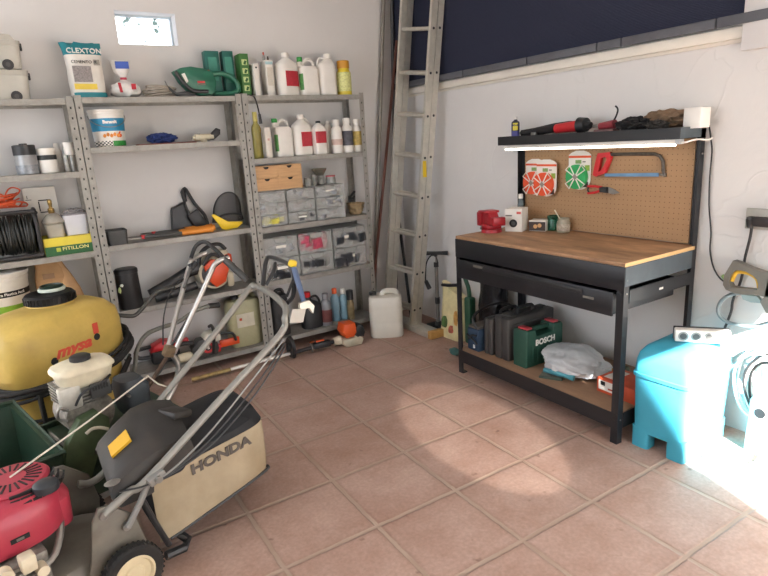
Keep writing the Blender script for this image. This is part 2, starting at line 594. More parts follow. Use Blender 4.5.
# window: frosted pane with spots, thin frame
def pane_mat():
    M = bpy.data.materials.new('spotted window pane'); M.use_nodes = True
    nt = M.node_tree; L = nt.links; N = nt.nodes.new
    nt.nodes.remove(nt.nodes['Principled BSDF'])
    tc = N('ShaderNodeTexCoord')
    n = N('ShaderNodeTexNoise'); n.inputs['Scale'].default_value = 22; n.inputs['Detail'].default_value = 1
    L.new(tc.outputs['Object'], n.inputs['Vector'])
    r = N('ShaderNodeValToRGB'); r.color_ramp.elements[0].position = .66; r.color_ramp.elements[1].position = .72
    r.color_ramp.elements[0].color = (1, 1, 1, 1); r.color_ramp.elements[1].color = (.25, .3, .28, 1)
    L.new(n.outputs['Fac'], r.inputs['Fac'])
    t = N('ShaderNodeBsdfTransparent'); L.new(r.outputs[0], t.inputs[0])
    g = N('ShaderNodeBsdfGlossy'); g.inputs['Roughness'].default_value = .05
    m_ = N('ShaderNodeMixShader'); m_.inputs[0].default_value = .06
    L.new(t.outputs[0], m_.inputs[1]); L.new(g.outputs[0], m_.inputs[2])
    L.new(m_.outputs[0], nt.nodes['Material Output'].inputs['Surface'])
    return M
wt = bpy.data.objects.new('window_1', None); COL.objects.link(wt); wt.location = (WX0, 0, WZ0); struct(wt)
W_, H_ = WX1 - WX0, WZ1 - WZ0
fm = MB()
for a in ((0, W_, 0, .012), (0, W_, H_ - .012, H_), (0, .012, .012, H_ - .012), (W_ - .012, W_, .012, H_ - .012)):
    fm.b2(a[0], a[1], .10, .125, a[2], a[3], mat('window frame paint', '#c6d2da', .5, var=.03))
fm.build('window_frame', wt)
pm = MB(); pm.b2(.012, W_ - .012, .11, .114, .012, H_ - .012, pane_mat()); pm.build('pane', wt)

# ledge (sill) along the right wall under the shade cloth
SILL = mat('painted sill', '#dcd6ca', .8, var=.06, vs=6, bump=.1, bs=30)
mb = MB(); mb.b2(-.035, 0, -2.60, 0, 1.752, 1.800, SILL, .006); mb.b2(-.012, 0, -2.60, 0, 1.738, 1.752, SILL)
struct(mb.build('trim_1'))
mb = MB(); mb.b2(-.05, 0, -2.95, -2.605, 1.70, ZC, PL1, .004); struct(mb.build('trim_2'))
# shade cloth
def cloth_mat():
    M = mat('navy shade cloth', '#353848', .95, var=.10, vs=40, spec=.1, stretch=(1, 2, 14))
    nt = M.node_tree; N = nt.nodes.new; L = nt.links
    tc = N('ShaderNodeTexCoord'); wv = N('ShaderNodeTexWave'); wv.bands_direction = 'Z'; wv.inputs['Scale'].default_value = 45; wv.inputs['Distortion'].default_value = 1.5
    L.new(tc.outputs['Object'], wv.inputs['Vector'])
    b = N('ShaderNodeBump'); b.inputs['Strength'].default_value = .6; b.inputs['Distance'].default_value = .004
    L.new(wv.outputs['Fac'], b.inputs['Height']); L.new(b.outputs[0], nt.nodes['Principled BSDF'].inputs['Normal'])
    return M
t = thing('shade_cloth', 'dark navy woven shade cloth stretched above the sill of right wall', 'shade cloth', (0, 0, 1.80))
mb = MB()
nY, nZ = 40, 16
vv, ff = [], []
for j in range(nZ + 1):
    for i in range(nY + 1):
        y = -.01 - (2.60 - .01) * i / nY; z = .012 + (ZC - 1.80 - .02) * j / nZ
        vv.append((-.022 - .006 * noise.noise(Vector((y * 2, z * 2, 0))), y, z))
n1 = len(vv); vv += [(p[0] + .008, p[1], p[2]) for p in vv]
for j in range(nZ):
    for i in range(nY):
        a = j * (nY + 1) + i
        ff.append([a, a + 1, a + nY + 2, a + nY + 1]); ff.append([n1 + a, n1 + a + nY + 1, n1 + a + nY + 2, n1 + a + 1])
mb.add(vv, ff, cloth_mat()); mb.build('fabric', t)
GR = mat('grey rail', '#57585d', .6, var=.12)
ys = [-.02, -.85, -1.42, -1.9, -2.04, -2.50, -2.93]
for a, b in zip(ys[:-1], ys[1:]):
    mb = MB(); mb.b2(-.058, -.034 if b > -2.6 else -.0505, b + .004, a - .002, .004, .045, GR, .006)
    mb.build('bottom_rail', t)

# ================================================================== SHELVING
X0, X1, X2, YS = -2.325, -1.375, -.478, -.262
HOLE = mat('slot shadow', '#2c2a28', .9, var=.05)
def shelving(xa, xb, levels, label):
    t = thing('metal_shelving', label, 'shelving', ((xa + xb) / 2, -.13, 0), 0, 'grey metal shelving units along the back wall')
    wdt = xb - xa; hw = wdt / 2
    H = levels[-1] + .012
    for sx in (-1, 1):
        for yy, sy in ((YS + .13, 1), (-.012 + .13, -1)):
            mb = MB()
            ex = sx * hw
            mb.b2(min(ex, ex - sx * .036), max(ex, ex - sx * .036), yy, yy + sy * .002, 0, H, GALV)
            mb.b2(ex, ex - sx * .002, min(yy + sy * .002, yy + sy * .036), max(yy + sy * .002, yy + sy * .036), 0, H, GALV)
            if sy > 0:
                z = .04
                while z < H - .03:
                    mb.b2(ex - sx * .014, ex - sx * .022, yy - .0004, yy + .0002, z, z + .012, HOLE)
                    z += .055
            mb.b2(ex, ex - sx * .03, yy, yy + sy * .03, 0, .012, BLACK)
            mb.build('post', t)
    for z in levels:
        mb = MB()
        mb.b2(-hw + .0025, hw - .0025, YS + .13 + .003, -.015 + .13, z - .002, z, GALV)
        mb.b2(-hw + .0375, hw - .0375, YS + .13, YS + .13 + .003, z - .032, z, GALV)
        mb.b2(-hw + .0375, hw - .0375, YS + .13 + .003, YS + .13 + .014, z - .032, z - .030, GALV)
        mb.b2(-hw + .0375, hw - .0375, -.017 + .13, -.014 + .13, z - .032, z, GALV)
        mb.build('shelf', t)
    return t
U1 = [.10, .50, .900, 1.355, 1.745]
U2 = [.09, .515, .915, 1.480, 1.750]
U3 = [.105, .527, .900, 1.356, 1.752]
shelving(X0 - .93, X0 - .003, U1, 'grey metal shelving unit at the left, carrying the orange cable reel')
shelving(X0 + .003, X1 - .003, U2, 'grey metal shelving unit in the middle, holding the leaf blower')
shelving(X1 + .003, X2, U3, 'grey metal shelving unit at the right, holding clear drawer cabinets')

# ================================================================== SHELF GOODS
def wrap(mb, ax, ay, e, z0, z1, mt, a0, a1, cx=0, cy=0, n=18, off=.0012):
    """a label patch following a rounded body between two angles (degrees, -90 = front)"""
    v = []
    for z in (z0, z1):
        for rr in (0, off):
            for i in range(n + 1):
                a = math.radians(a0 + (a1 - a0) * i / n)
                ca, sa = math.cos(a), math.sin(a)
                v.append((cx + math.copysign(abs(ca) ** (2 / e), ca) * (ax + rr), cy + math.copysign(abs(sa) ** (2 / e), sa) * (ay + rr), z))
    k = n + 1
    f = []
    for i in range(n):
        f += [[k + i, k + i + 1, 3 * k + i + 1, 3 * k + i], [i, 2 * k + i, 2 * k + i + 1, i + 1], [i, i + 1, k + i + 1, k + i], [2 * k + i, 3 * k + i, 3 * k + i + 1, 2 * k + i + 1]]
    f += [[0, k, 3 * k, 2 * k], [n, 2 * k + n, 3 * k + n, k + n]]
    mb.add(v, f, mt)

def carton(name, label, cat, w, d, h, mt, loc, rz=0, group=None, bev=.002):
    t = thing(name, label, cat, loc, rz, group)
    mb = MB(); mb.box((0, 0, h / 2), (w, d, h), mt, bev); mb.build('carton', t)
    return t

def panel(t, name, x, z, w, h, y, mt, th=.0008):
    mb = MB(); mb.box((x, y - th / 2, z), (w, th, h), mt); return mb.build(name, t)

def jug(name, label, cat, w, d, h, loc, rz=0, body=WHITE, cap=WHITE, lab=None, handle=True, neck=.24, group=None, e=3.5, neckx=0.0, laba=(-150, -30), labz=(.22, .58)):
    t = thing(name, label, cat, loc, rz, group)
    a, b = w / 2, d / 2
    nr = min(a, b) * .42
    hb = h * (1 - neck)
    mb = MB()
    R = [sring(0, 0, 0, a * .9, b * .9, e), sring(0, 0, h * .02, a, b, e), sring(0, 0, hb * .86, a, b, e), sring(0, 0, hb * .95, a * .88, b * .9, e),
         sring(neckx * a, 0, hb + h * neck * .25, nr * 1.5, nr * 1.4, 2.2), sring(neckx * a, 0, hb + h * neck * .45, nr, nr, 2), sring(neckx * a, 0, hb + h * neck * .55, nr, nr, 2)]
    mb.loft(R, body); mb.build('body', t)
    mb = MB(); mb.lathe([(nr * 1.15, 0), (nr * 1.2, .002), (nr * 1.15, h * neck * .45 - .002), (nr * 1.05, h * neck * .45)], cap, (neckx * a, 0, hb + h * neck * .55)); mb.build('cap', t)
    if handle:
        mb = MB()
        s = -1 if neckx > 0 else 1
        mb.tube([(neckx * a + s * nr * .9, 0, hb + h * neck * .42), (s * a * .55, 0, hb + h * neck * .5), (s * a * .86, 0, hb + h * neck * .1), (s * a * .9, 0, hb * .9)], min(a, b) * .16, body, 8, smooth=5)
        mb.build('handle', t)
    if lab:
        mb = MB()
        wrap(mb, a, b, e, hb * labz[0], hb * labz[1] + hb * .2, lab, laba[0], laba[1])
        mb.build('label', t)
    return t

def bottle(name, label, cat, w, h, loc, body=WHITE, cap=WHITE, lab=None, group=None, capw=.55, caph=.16, labz=(.15, .6), rz=0):
    t = thing(name, label, cat, loc, rz, group)
    r = w / 2
    hb = h * (1 - caph)
    mb = MB(); mb.lathe([(r * .92, 0), (r, .004), (r, hb * .78), (r * .93, hb * .86), (r * capw * .9, hb * .96), (r * capw * .9, hb)], body); mb.build('body', t)
    mb = MB(); mb.lathe([(r * capw, 0), (r * capw, h * caph - .003), (r * capw * .9, h * caph)], cap, (0, 0, hb)); mb.build('cap', t)
    if lab:
        mb = MB(); wrap(mb, r, r, 2, hb * labz[0], hb * labz[1], lab, -190, 10, n=20); mb.build('label', t)
    return t

def jerrycan(name, label, cat, w, d, h, loc, rz=0, body=WHITE, cap=BLACK, cx=-.55, e=4.5, capr=None):
    """canister: body with a recessed handle bar on top and a screw cap at one side"""
    t = thing(name, label, cat, loc, rz)
    a, b = w / 2, d / 2
    mb = MB()
    R = [sring(0, 0, 0, a * .93, b * .93, e), sring(0, 0, h * .03, a * .99, b * .99, e), sring(0, 0, h * .3, a, b, e), sring(0, 0, h * .33, a * .985, b * .985, e), sring(0, 0, h * .36, a, b, e), sring(0, 0, h * .62, a, b, e), sring(0, 0, h * .65, a * .985, b * .985, e), sring(0, 0, h * .68, a, b, e),
         sring(0, 0, h * .84, a * .98, b * .98, e), sring(0, 0, h * .89, a * .9, b * .88, e), sring(0, 0, h * .905, a * .82, b * .7, e)]
    mb.loft(R, body); mb.build('body', t)
    mb = MB()
    mb.tube([(cx * a * .25, 0, h * .90), (cx * a * .15, 0, h * .965), (a * .2, 0, h * .985), (a * .62, 0, h * .97), (a * .74, 0, h * .89)], b * .2, body, 10, smooth=4)
    mb.build('handle', t)
    cr = capr or b * .34
    mb = MB(); mb.lathe([(cr * .85, 0), (cr * .85, h * .02)], body, (cx * a, 0, h * .895)); mb.lathe([(cr, 0), (cr, h * .055), (cr * .9, h * .062)], cap, (cx * a, 0, h * .915), n=20); mb.build('cap', t)
    return t

def bucket(name, label, w, h, loc, body, bands, handle=True, rz=0, group=None, cat='bucket', lid=None):
    t = thing(name, label, cat, loc, rz, group)
    r1, r0 = w / 2, w / 2 * .88
    mb = MB(); mb.lathe([(r0 * .97, 0), (r0, .004), (r0 + (r1 - r0) * .9, h * .86), (r1 * 1.02, h * .865), (r1 * 1.02, h * .9), (r1, h * .905), (r1, h * .93)], body, n=36); mb.build('body', t)
    mb = MB(); mb.lathe([(r1 * 1.03, 0), (r1 * 1.05, .004), (r1 * 1.05, h * .06), (r1 * .97, h * .07)], lid or body, (0, 0, h * .93), n=36); mb.build('lid', t)
    for nm, z0, z1, mt, a0, a1 in bands:
        mb = MB()
        k = 24; v = []
        for z in (z0 * h, z1 * h):
            rr = r0 + (r1 - r0) * (z / h) / .93 * .97 + .0012
            for q in (rr - .001, rr):
                for i in range(k + 1):
                    a = math.radians(a0 + (a1 - a0) * i / k)
                    v.append((math.cos(a) * q, math.sin(a) * q, z))
        K = k + 1; f = []
        for i in range(k):
            f += [[K + i, K + i + 1, 3 * K + i + 1, 3 * K + i], [i, 2 * K + i, 2 * K + i + 1, i + 1], [i, i + 1, K + i + 1, K + i], [2 * K + i, 3 * K + i, 3 * K + i + 1, 2 * K + i + 1]]
        mb.add(v, f, mt); mb.build(nm, t)
    if handle:
        mb = MB(); pts = []
        for i in range(13):
            a = PI + PI * i / 12
            pts.append((math.cos(a) * (r1 + .006), math.sin(a) * (r1 + .006), h * .84 - .32 * h * math.sin(PI * i / 12)))
        mb.tube(pts, .0022, STEEL, 6)
        mb.build('handle', t)
    return t

def checker(name, c1, c2, sc):
    M = mat(name, c1, .5)
    nt = M.node_tree; N = nt.nodes.new; L = nt.links
    tc = N('ShaderNodeTexCoord'); ck = N('ShaderNodeTexChecker'); ck.inputs['Scale'].default_value = sc
    ck.inputs['Color1'].default_value = lin(c1); ck.inputs['Color2'].default_value = lin(c2)
    mp = N('ShaderNodeMapping'); mp.inputs['Scale'].default_value = (1, 0.0, 1); mp.inputs['Location'].default_value = (0, .01, 0)
    L.new(tc.outputs['Object'], mp.inputs[0]); L.new(mp.outputs[0], ck.inputs['Vector']); L.new(ck.outputs['Color'], nt.nodes['Principled BSDF'].inputs['Base Color'])
    return M

# ---- top of the left unit: two clear storage tubs
zt = U1[-1]
xr = at(31, 85, 'y', -.25).x
def tub(label, xright, z, w, d, h, lidh):
    t = thing('storage_tub', label, 'storage box', (xright - w / 2, -.14, z), 0, 'frosted storage tubs with black wheels')
    a, b = w / 2, d / 2
    mb = MB()
    mb.loft([sring(0, 0, 0, a * .93, b * .9, 8), sring(0, 0, .006, a * .94, b * .92, 8), sring(0, 0, h * .9, a * .985, b * .97, 8), sring(0, 0, h * .91, a, b, 8), sring(0, 0, h, a, b, 8)], FROST)
    mb.build('body', t)
    mb = MB()
    mb.loft([sring(0, 0, h, a * 1.01, b * 1.01, 8), sring(0, 0, h + .012, a * 1.01, b * 1.01, 8), sring(0, 0, h + .016, a * .9, b * .88, 6), sring(0, 0, h + lidh, a * .8, b * .75, 5)], FROST)
    mb.build('lid', t)
    mb = MB(); mb.cyl((a * .55, -b * .99, .016), (a * .55, -b * .99 - .012, .016), .026, BLACK); mb.cyl((a * .55, -b * .99 - .012, .016), (a * .55, -b * .99 - .014, .016), .011, DGREY); mb.build('wheel', t)
    mb = MB(); mb.box((a * 1.005, -b * .5, h * .88), (.012, .03, .035), BLACK, .003); mb.build('latch', t)
    return t
tub('lower frosted plastic storage tub with a round black wheel, on the left shelving', xr, zt, .33, .20, .135, .018)
tub('upper frosted storage tub with domed lid, stacked on another tub', xr - .012, zt + .156, .32, .195, .125, .045)

# ---- top of the middle unit
zt = U2[-1]
c, w_, h_ = fitcyl(64, 105, 43, 96, -.16, zt)
t = thing('mortar_bag', 'white and teal printed sack standing on top of the middle shelving', 'bag', (c, -.15, zt), math.radians(4))
BAGW = mat('printed sack', '#ddd8cf', .55, var=.06, bump=.12, bs=18)
BAGT = mat('teal sack print', '#137b86', .5, var=.1, bump=.12, bs=18)
mb = MB()
def sackring(z, ax, ay, wob, sd):
    r = []
    for i, p in enumerate(sring(0, 0, z, ax, ay, 3.2, 36)):
        k = 1 + wob * noise.noise(Vector((p[0] * 18, p[1] * 18, z * 14 + sd)))
        r.append((p[0] * k, p[1] * k, z + (wob * .10 * noise.noise(Vector((p[0] * 25, 4, sd))) if z > h_ * .95 else 0)))
    return r
a = w_ / 2
mb.loft([sackring(0, a * .80, .055, .03, 1), sackring(.012, a * .84, .075, .03, 1), sackring(h_ * .3, a * .86, .08, .05, 1), sackring(h_ * .6, a * .86, .075, .05, 1), sackring(h_ * .78, a * .9, .06, .05, 1)], BAGW)
mb.build('sack', t)
mb = MB(); mb.loft([sackring(h_ * .775, a * .905, .061, .05, 1), sackring(h_ * .88, a * .97, .035, .05, 1), sackring(h_, a * 1.0, .010, .3, 2)], BAGT); mb.build('folded_top', t)
mb = MB(); wrap(mb, a * .845, .0755, 3.2, .004, .03, BAGT, -150, -20, n=16, off=.003); mb.build('bottom_band', t)
text('CLEXTON', h_ * .13, WINK, t, (0, -.066, h_ * .83), (PI / 2 - .25, 0, 0), ext=.004)
text('CEMENTO  R', h_ * .075, INK, t, (-.012, -.0835, h_ * .63), ext=.002)
panel(t, 'picture_panel', -a * .28, h_ * .42, a * .9, h_ * .28, -.0805, mat('gravel picture', '#8d8684', .6, var=.4, vs=160), .004)
panel(t, 'yellow_band', -a * .22, h_ * .2, a * 1.1, h_ * .10, -.080, mat('sack yellow', '#dcc24a', .6), .004)
panel(t, 'code_patch', a * .5, h_ * .63, a * .3, h_ * .1, -.074, mat('small print', '#a29d92', .6, var=.4, vs=300), .004)

c, w_, h_ = fitcyl(108, 135, 58, 96, -.15, zt)
t = thing('tied_bag', 'small white plastic bag with red print, tied at its neck', 'bag', (c + .01, -.14, zt), 0)
PB = mat('white thin plastic', '#dcdad6', .35, var=.12, vs=25, bump=.5, bs=22)
mb = MB(); mb.blob((0, 0, .042), (w_ * .46, .07, .045), PB, .25, 2.5, 3, 4, floor=-.041)
mb.loft([sring(0, 0, .075, .03, .03, 2, 16), sring(0, 0, .095, .013, .013, 2, 16), sring(0, 0, .105, .012, .012, 2, 16), sring(-.005, 0, .135, .035, .018, 2, 16), sring(-.005, 0, .19, .045, .012, 2, 16)], PB)
mb.build('plastic_bag', t)
mb = MB(); mb.lathe([(.014, 0), (.0155, .006), (.014, .012)], mat('red tie', '#b0304a', .5), (0, 0, .094)); mb.build('tie', t); t.scale = (1.22, 1.1, 1.12)
for c_, s_, m_, r_ in (((-.03, -.068, .05), (.012, .004, .05), LABELR, (-.3, 0, .2)), ((.03, -.066, .055), (.02, .004, .03), LABELR, (-.4, 0, -.2)), ((0, -.02, .165), (.06, .003, .035), BLUE, (.1, 0, 0))):
    mb = MB(); mb.box(c_, s_, m_, rot=r_); mb.build('print', t)

c, w_, h_ = fitcyl(139, 173, 82, 96, -.14, zt)
mb = MB()
for k in range(7):
    pts = []
    for i in range(24):
        an = 2 * PI * i / 24
        rr = .075 + .007 * math.sin(k * 2.1)
        pts.append((math.cos(an) * rr * 1.15 + .01 * math.sin(k * 1.3), math.sin(an) * rr * .8, (.008 + k * .009 + .01 * math.sin(an + k * .7)) if k else .006 + .0 * math.sin(an * 2 + k)))
    mb.tube(pts, .0042, mat('beige cable', '#a89f92', .5), 7, closed=True)
tag(mb.build('cable_coil', None, (c + .02, -.14, zt)), 'loose coil of thin beige cable beside the hedge trimmer', 'cable')

# hedge trimmer, lying on its side, blade to the left
x0_, x1_ = at(166, 90, 'y', -.2).x, at(240, 85, 'y', -.2).x
HT = mat('hedge trimmer green', '#20664f', .42, var=.12)
t = thing('hedge_trimmer', 'dark green electric hedge trimmer with a loop handle on top of shelving', 'hedge trimmer', (x0_, -.195, zt))
L_ = x1_ - x0_
def T(px, py): return ((px - 105) / (605 - 105) * L_ * .875 + .105 * L_, (385 - py) / 7.68 / 177)
body = [T(*p) for p in [(110, 190), (160, 165), (240, 152), (330, 165), (400, 195), (420, 260), (410, 340), (380, 378), (300, 380), (210, 350), (150, 270)]]
mb = MB(); mb.prism(body, .085, HT, Matrix.Translation((0, .045, .004)) @ Matrix.Rotation(PI / 2, 4, 'X'), .012); mb.build('motor_housing', t)
mb = MB()
mb.tube([(*T(385, 215), 0), (*T(470, 200), 0), (*T(555, 230), 0), (*T(600, 290), 0), (*T(590, 345), 0), (*T(520, 365), 0), (*T(400, 362), 0)], .0155, HT, 10, smooth=5)
o = mb.build('loop_handle', t); o.rotation_euler.x = PI / 2; o.location = (0, 0, .004)
mb = MB(); mb.tube([(*T(115, 195), 0), (*T(165, 285), 0), (*T(230, 345), 0), (*T(340, 352), 0)], .011, BLACK, 10, smooth=5); o = mb.build('front_handle', t); o.rotation_euler.x = PI / 2; o.location = (0, -.052, .004)
mb = MB(); mb.prism([T(*p) for p in [(45, 260), (60, 300), (115, 350), (200, 340), (260, 372), (120, 380), (70, 330)]], .012, BLACK, Matrix.Translation((0, .0, .003)) @ Matrix.Rotation(PI / 2, 4, 'X')); mb.build('hand_guard', t)
mb = MB(); mb.prism([T(*p) for p in [(160, 215), (185, 205), (205, 270), (190, 285)]], .004, WHITE, Matrix.Translation((0, -.0405, .004)) @ Matrix.Rotation(PI / 2, 4, 'X')); mb.build('vent_badge', t, None)
mb = MB(); q = T(300, 270); mb.box((q[0], -.043, q[1]), (.045, .003, .012), RED); q = T(300, 290); mb.box((q[0], -.043, q[1]), (.05, .003, .006), GINK); mb.build('name_strip', t)
mb = MB(); mb.tube([(x1_ - x0_ - .01, .0, .02), (L_ + .015, -.03, .008), (L_ + .05, -.088, -.005), (L_ + .067, -.094, -.06), (L_ + .075, -.094, -.12)], .0045, BLACK, 8, smooth=6)
mb.cyl((L_ + .075, -.094, -.115), (L_ + .078, -.094, -.175), .008, BLACK, .011, n=12); mb.build('power_cord', t)

# boxes standing behind the trimmer and next to it
def shelfbox(name, label, l, r, tp, b, yf, d, zs, mt, cat='box', group=None, rz=0):
    c, w_, h_ = fitbox(l, r, tp, b, yf, d, zs)
    return carton(name, label, cat, max(w_, .02), d, h_, mt, (c, yf + d / 2, zs), rz, group), max(w_, .02), h_
TB = mat('teal carton', '#1f5f55', .6, var=.18, vs=20)
t, a, b = shelfbox('tool_carton', 'wider of two teal cartons standing behind the hedge trimmer', 204, 221, 51, 96, -.125, .06, zt, TB)
panel(t, 'print', 0.0, b * .62, a * .6, b * .5, -.03, mat('teal light print', '#3c8474', .6, var=.2))
panel(t, 'side_print', -a * .36, b * .45, a * .14, b * .3, -.03, mat('orange print', '#b5603a', .6))
t, a, b = shelfbox('tool_carton', 'narrower teal carton between another teal carton and a patterned green box', 221.5, 235, 51, 96, -.125, .06, zt, TB)
panel(t, 'print', 0.0, b * .6, a * .66, b * .55, -.03, mat('teal light print', '#3c8474', .6))
t, a, b = shelfbox('seed_box', 'tall green carton with a column of pale pictures beside white boxes', 236, 250, 53.5, 96, -.20, .10, zt, mat('leaf green carton', '#3d6e34', .6, var=.15))
for k in range(4):
    mb = MB(); z = b * (.2 + .2 * k)
    mb.box((0, -.0505, z), (a * .6, .001, b * .13), mat('pale leaf print', '#b9c98a', .6, var=.3, vs=80)); mb.box((.003, -.0515, z - .002), (a * .25, .001, b * .09), mat('dark leaf print', '#2d5a2a', .6), rot=(0, .5, 0)); mb.build('picture_panel', t)
t, a, b = shelfbox('slim_carton', 'slim plain white carton with a dark dot, next to the patterned green box', 250, 260, 63.5, 96, -.215, .08, zt, CARTON)
mb = MB(); mb.cyl((0, -.040, b * .88), (0, -.042, b * .88), .006, INK, n=14); mb.build('dot', t)
t, a, b = shelfbox('white_carton', 'white carton with a pale blue top band, two small tins on top', 261.5, 274, 60, 96, -.205, .09, zt, CARTON)
panel(t, 'top_band', 0, b * .92, a, b * .08, -.045, mat('pale blue print', '#9dbdc0', .6))
panel(t, 'small_print', 0, b * .55, a * .7, b * .5, -.045, mat('fine print', '#c9c2b4', .6, var=.12, vs=200))
wx, wz = t.location.x, zt + b
bottle('tin', 'tiny red capped tin on the white carton beside the patterned green box', 'tin', .016, .052, (wx - .018, -.17, wz), STEEL, mat('red cap', '#b34a35', .5), None, 'tiny tins on a carton', capw=.7, caph=.3)
bottle('tin', 'tiny dark tin on the right edge of the white carton', 'tin', .013, .03, (wx + .018, -.15, wz), mat('dark tin', '#5a4a42', .5, .4), BLACK, None, 'tiny tins on a carton', capw=.8, caph=.2)

# ---- top of the right unit
zt = U3[-1]
G3 = 'white chemical bottles and jugs on the right shelving'
c, w_, h_ = fitcyl(275, 298, 53, 97, -.16, zt)
jug('chemical_jug', 'white bottle with a red label on the very top shelf', 'bottle', w_, .10, h_, (c, -.16, zt), .25, lab=LABELR, handle=False, neck=.2, group=G3, e=2.6, laba=(-115, -35), labz=(.28, .52))
c, w_, h_ = fitcyl(299, 317, 67, 97, -.16, zt)
def headed_jug(label, l, r, tp, b, yc, zs, capm, th):
    c, w_, h_ = fitcyl(l, r, tp, b, yc, zs)
    t = thing('chemical_jug', label, 'jug', (c, yc, zs), 0, G3)
    a, bb = w_ / 2, .05
    mb = MB(); mb.loft([sring(0, 0, 0, a * .92, bb * .92, 5), sring(0, 0, .006, a, bb, 5), sring(0, 0, h_ * .9, a, bb, 5), sring(0, 0, h_, a * .82, bb * .8, 4)], WHITE); mb.build('body', t)
    mb = MB(); mb.tube([(-a * .3, 0, h_ * .97), (-a * .45, 0, h_ + th * .35), (a * .1, 0, h_ + th * .75), (a * .62, 0, h_ + th * .5), (a * .75, 0, h_ * .92)], .010, WHITE, 10, smooth=5); mb.build('handle', t)
    mb = MB(); mb.lathe([(.016, 0), (.02, .004), (.016, .012)], WHITE, (-a * .75, 0, h_ + th * .30)); mb.lathe([(.019, .012), (.019, th * .62), (.016, th * .65)], capm, (-a * .75, 0, h_ + th * .30), n=18); mb.lathe([(.024, -.02), (.015, .002)], WHITE, (-a * .75, 0, h_ + th * .30)); mb.build('cap', t)
    mb = MB(); wrap(mb, a, bb, 5, h_ * .2, h_ * .75, mat('green leaf label', '#4d8a45', .5, var=.3, vs=60), -178, -125); mb.build('label', t)
    return t
headed_jug('white jug with bright green cap and arched handle on the top shelf', 299, 317, 67, 97, -.16, zt, GREEN, .065)
c, w_, h_ = fitcyl(317.5, 334, 54, 97, -.16, zt)
jug('chemical_jug', 'plain white canister with white cap, left of the yellow bottle', 'bottle', w_, .10, h_, (c, -.16, zt), 0, handle=True, neck=.2, group=G3, e=4, neckx=.3)
c, w_, h_ = fitcyl(337.5, 350, 61, 96, -.17, zt)
t = bottle('yellow_bottle', 'yellow bottle with an amber cap at the right end of top shelf', 'bottle', w_, h_, (c, -.17, zt), mat('bright yellow plastic', '#d9c437', .4), mat('amber cap', '#c98f2c', .4), mat('yellow print label', '#cfd08a', .5, var=.3, vs=70), capw=.86, caph=.22, labz=(.15, .85))

# ---- second shelf of the right unit
zt = U3[3]
c, w_, h_ = fitcyl(252, 261, 112, 155, -.12, zt)
t = bottle('oil_bottle', 'tall slim bottle of yellow oil at the left end of the second shelf', 'bottle', w_, h_, (c, -.12, zt), mat('yellow oil bottle', '#b5a95a', .25, var=.1, alpha=.8), mat('yellow oil cap', '#c9bd6a', .4), capw=.5, caph=.2)
c, w_, h_ = fitcyl(246, 251.5, 133, 158, -.235, zt)
c, w_, h_ = fitbox(263, 272.5, 127, 156, -.22, .07, zt)
t = carton('milk_carton', 'flat white bottle-shaped pack at the left end of the second shelf', 'carton', .045, .06, h_, mat('off white pack', '#ded8cc', .5, var=.05), (at(267, 140, 'y', -.2).x, -.20, zt), 0, None, .008)
panel(t, 'emblem', 0, h_ * .6, .014, .014, -.03, mat('pale red emblem', '#c79a8c', .6))
headed_jug('white jug with green cap and arched handle on the second shelf', 274, 291, 127, 154, -.16, zt, GREEN, .06)
c, w_, h_ = fitcyl(292, 312, 114.5, 153, -.17, zt)
jug('chemical_jug', 'white bottle with red label in the middle of the second shelf', 'bottle', w_, .10, h_, (c, -.16, zt), .25, lab=LABELR, handle=True, neck=.2, group=G3, e=2.6, laba=(-115, -35), labz=(.28, .52))
c, w_, h_ = fitcyl(313, 325, 121, 153, -.2, zt)
jug('chemical_jug', 'small square white can with red label, beside a bigger red-labelled bottle', 'bottle', w_ * .95, .07, h_, (c, -.2, zt), .1, lab=LABELR, cap=BLACK, handle=False, neck=.14, group=G3, e=5, laba=(-150, -40), labz=(.4, .6))
c, w_, h_ = fitcyl(325.5, 331.5, 121, 152, -.1, zt)
jug('chemical_jug', 'narrow white canister half hidden behind the small square can', 'bottle', .06, .06, h_, (c, -.10, zt), 0, handle=False, neck=.16, group=G3, e=4)
sp = [(331.5, 341.5, 119.5, 'white bottle with faint pink print, third from the right on second shelf', mat('pink print', '#cbb0a4', .6, var=.1, vs=60)),
      (342, 352, 118, 'white bottle with a dark square label, second from the right on second shelf', mat('dark square label', '#4b4b52', .6, var=.5, vs=30)),
      (352.5, 361.5, 119, 'white bottle with a yellow and black label at the right end of second shelf', mat('yellow black label', '#b7a058', .6, var=.5, vs=45))]
for l, r, tp, lb, lm in sp:
    c, w_, h_ = fitcyl(l, r, tp, 152, -.19, zt)
    bottle('spray_bottle', lb, 'bottle', w_, h_, (c, -.19, zt), WHITE, WHITE, lm, G3, capw=.62, caph=.16, labz=(.25, .75) if r > 345 else (.3, .5))

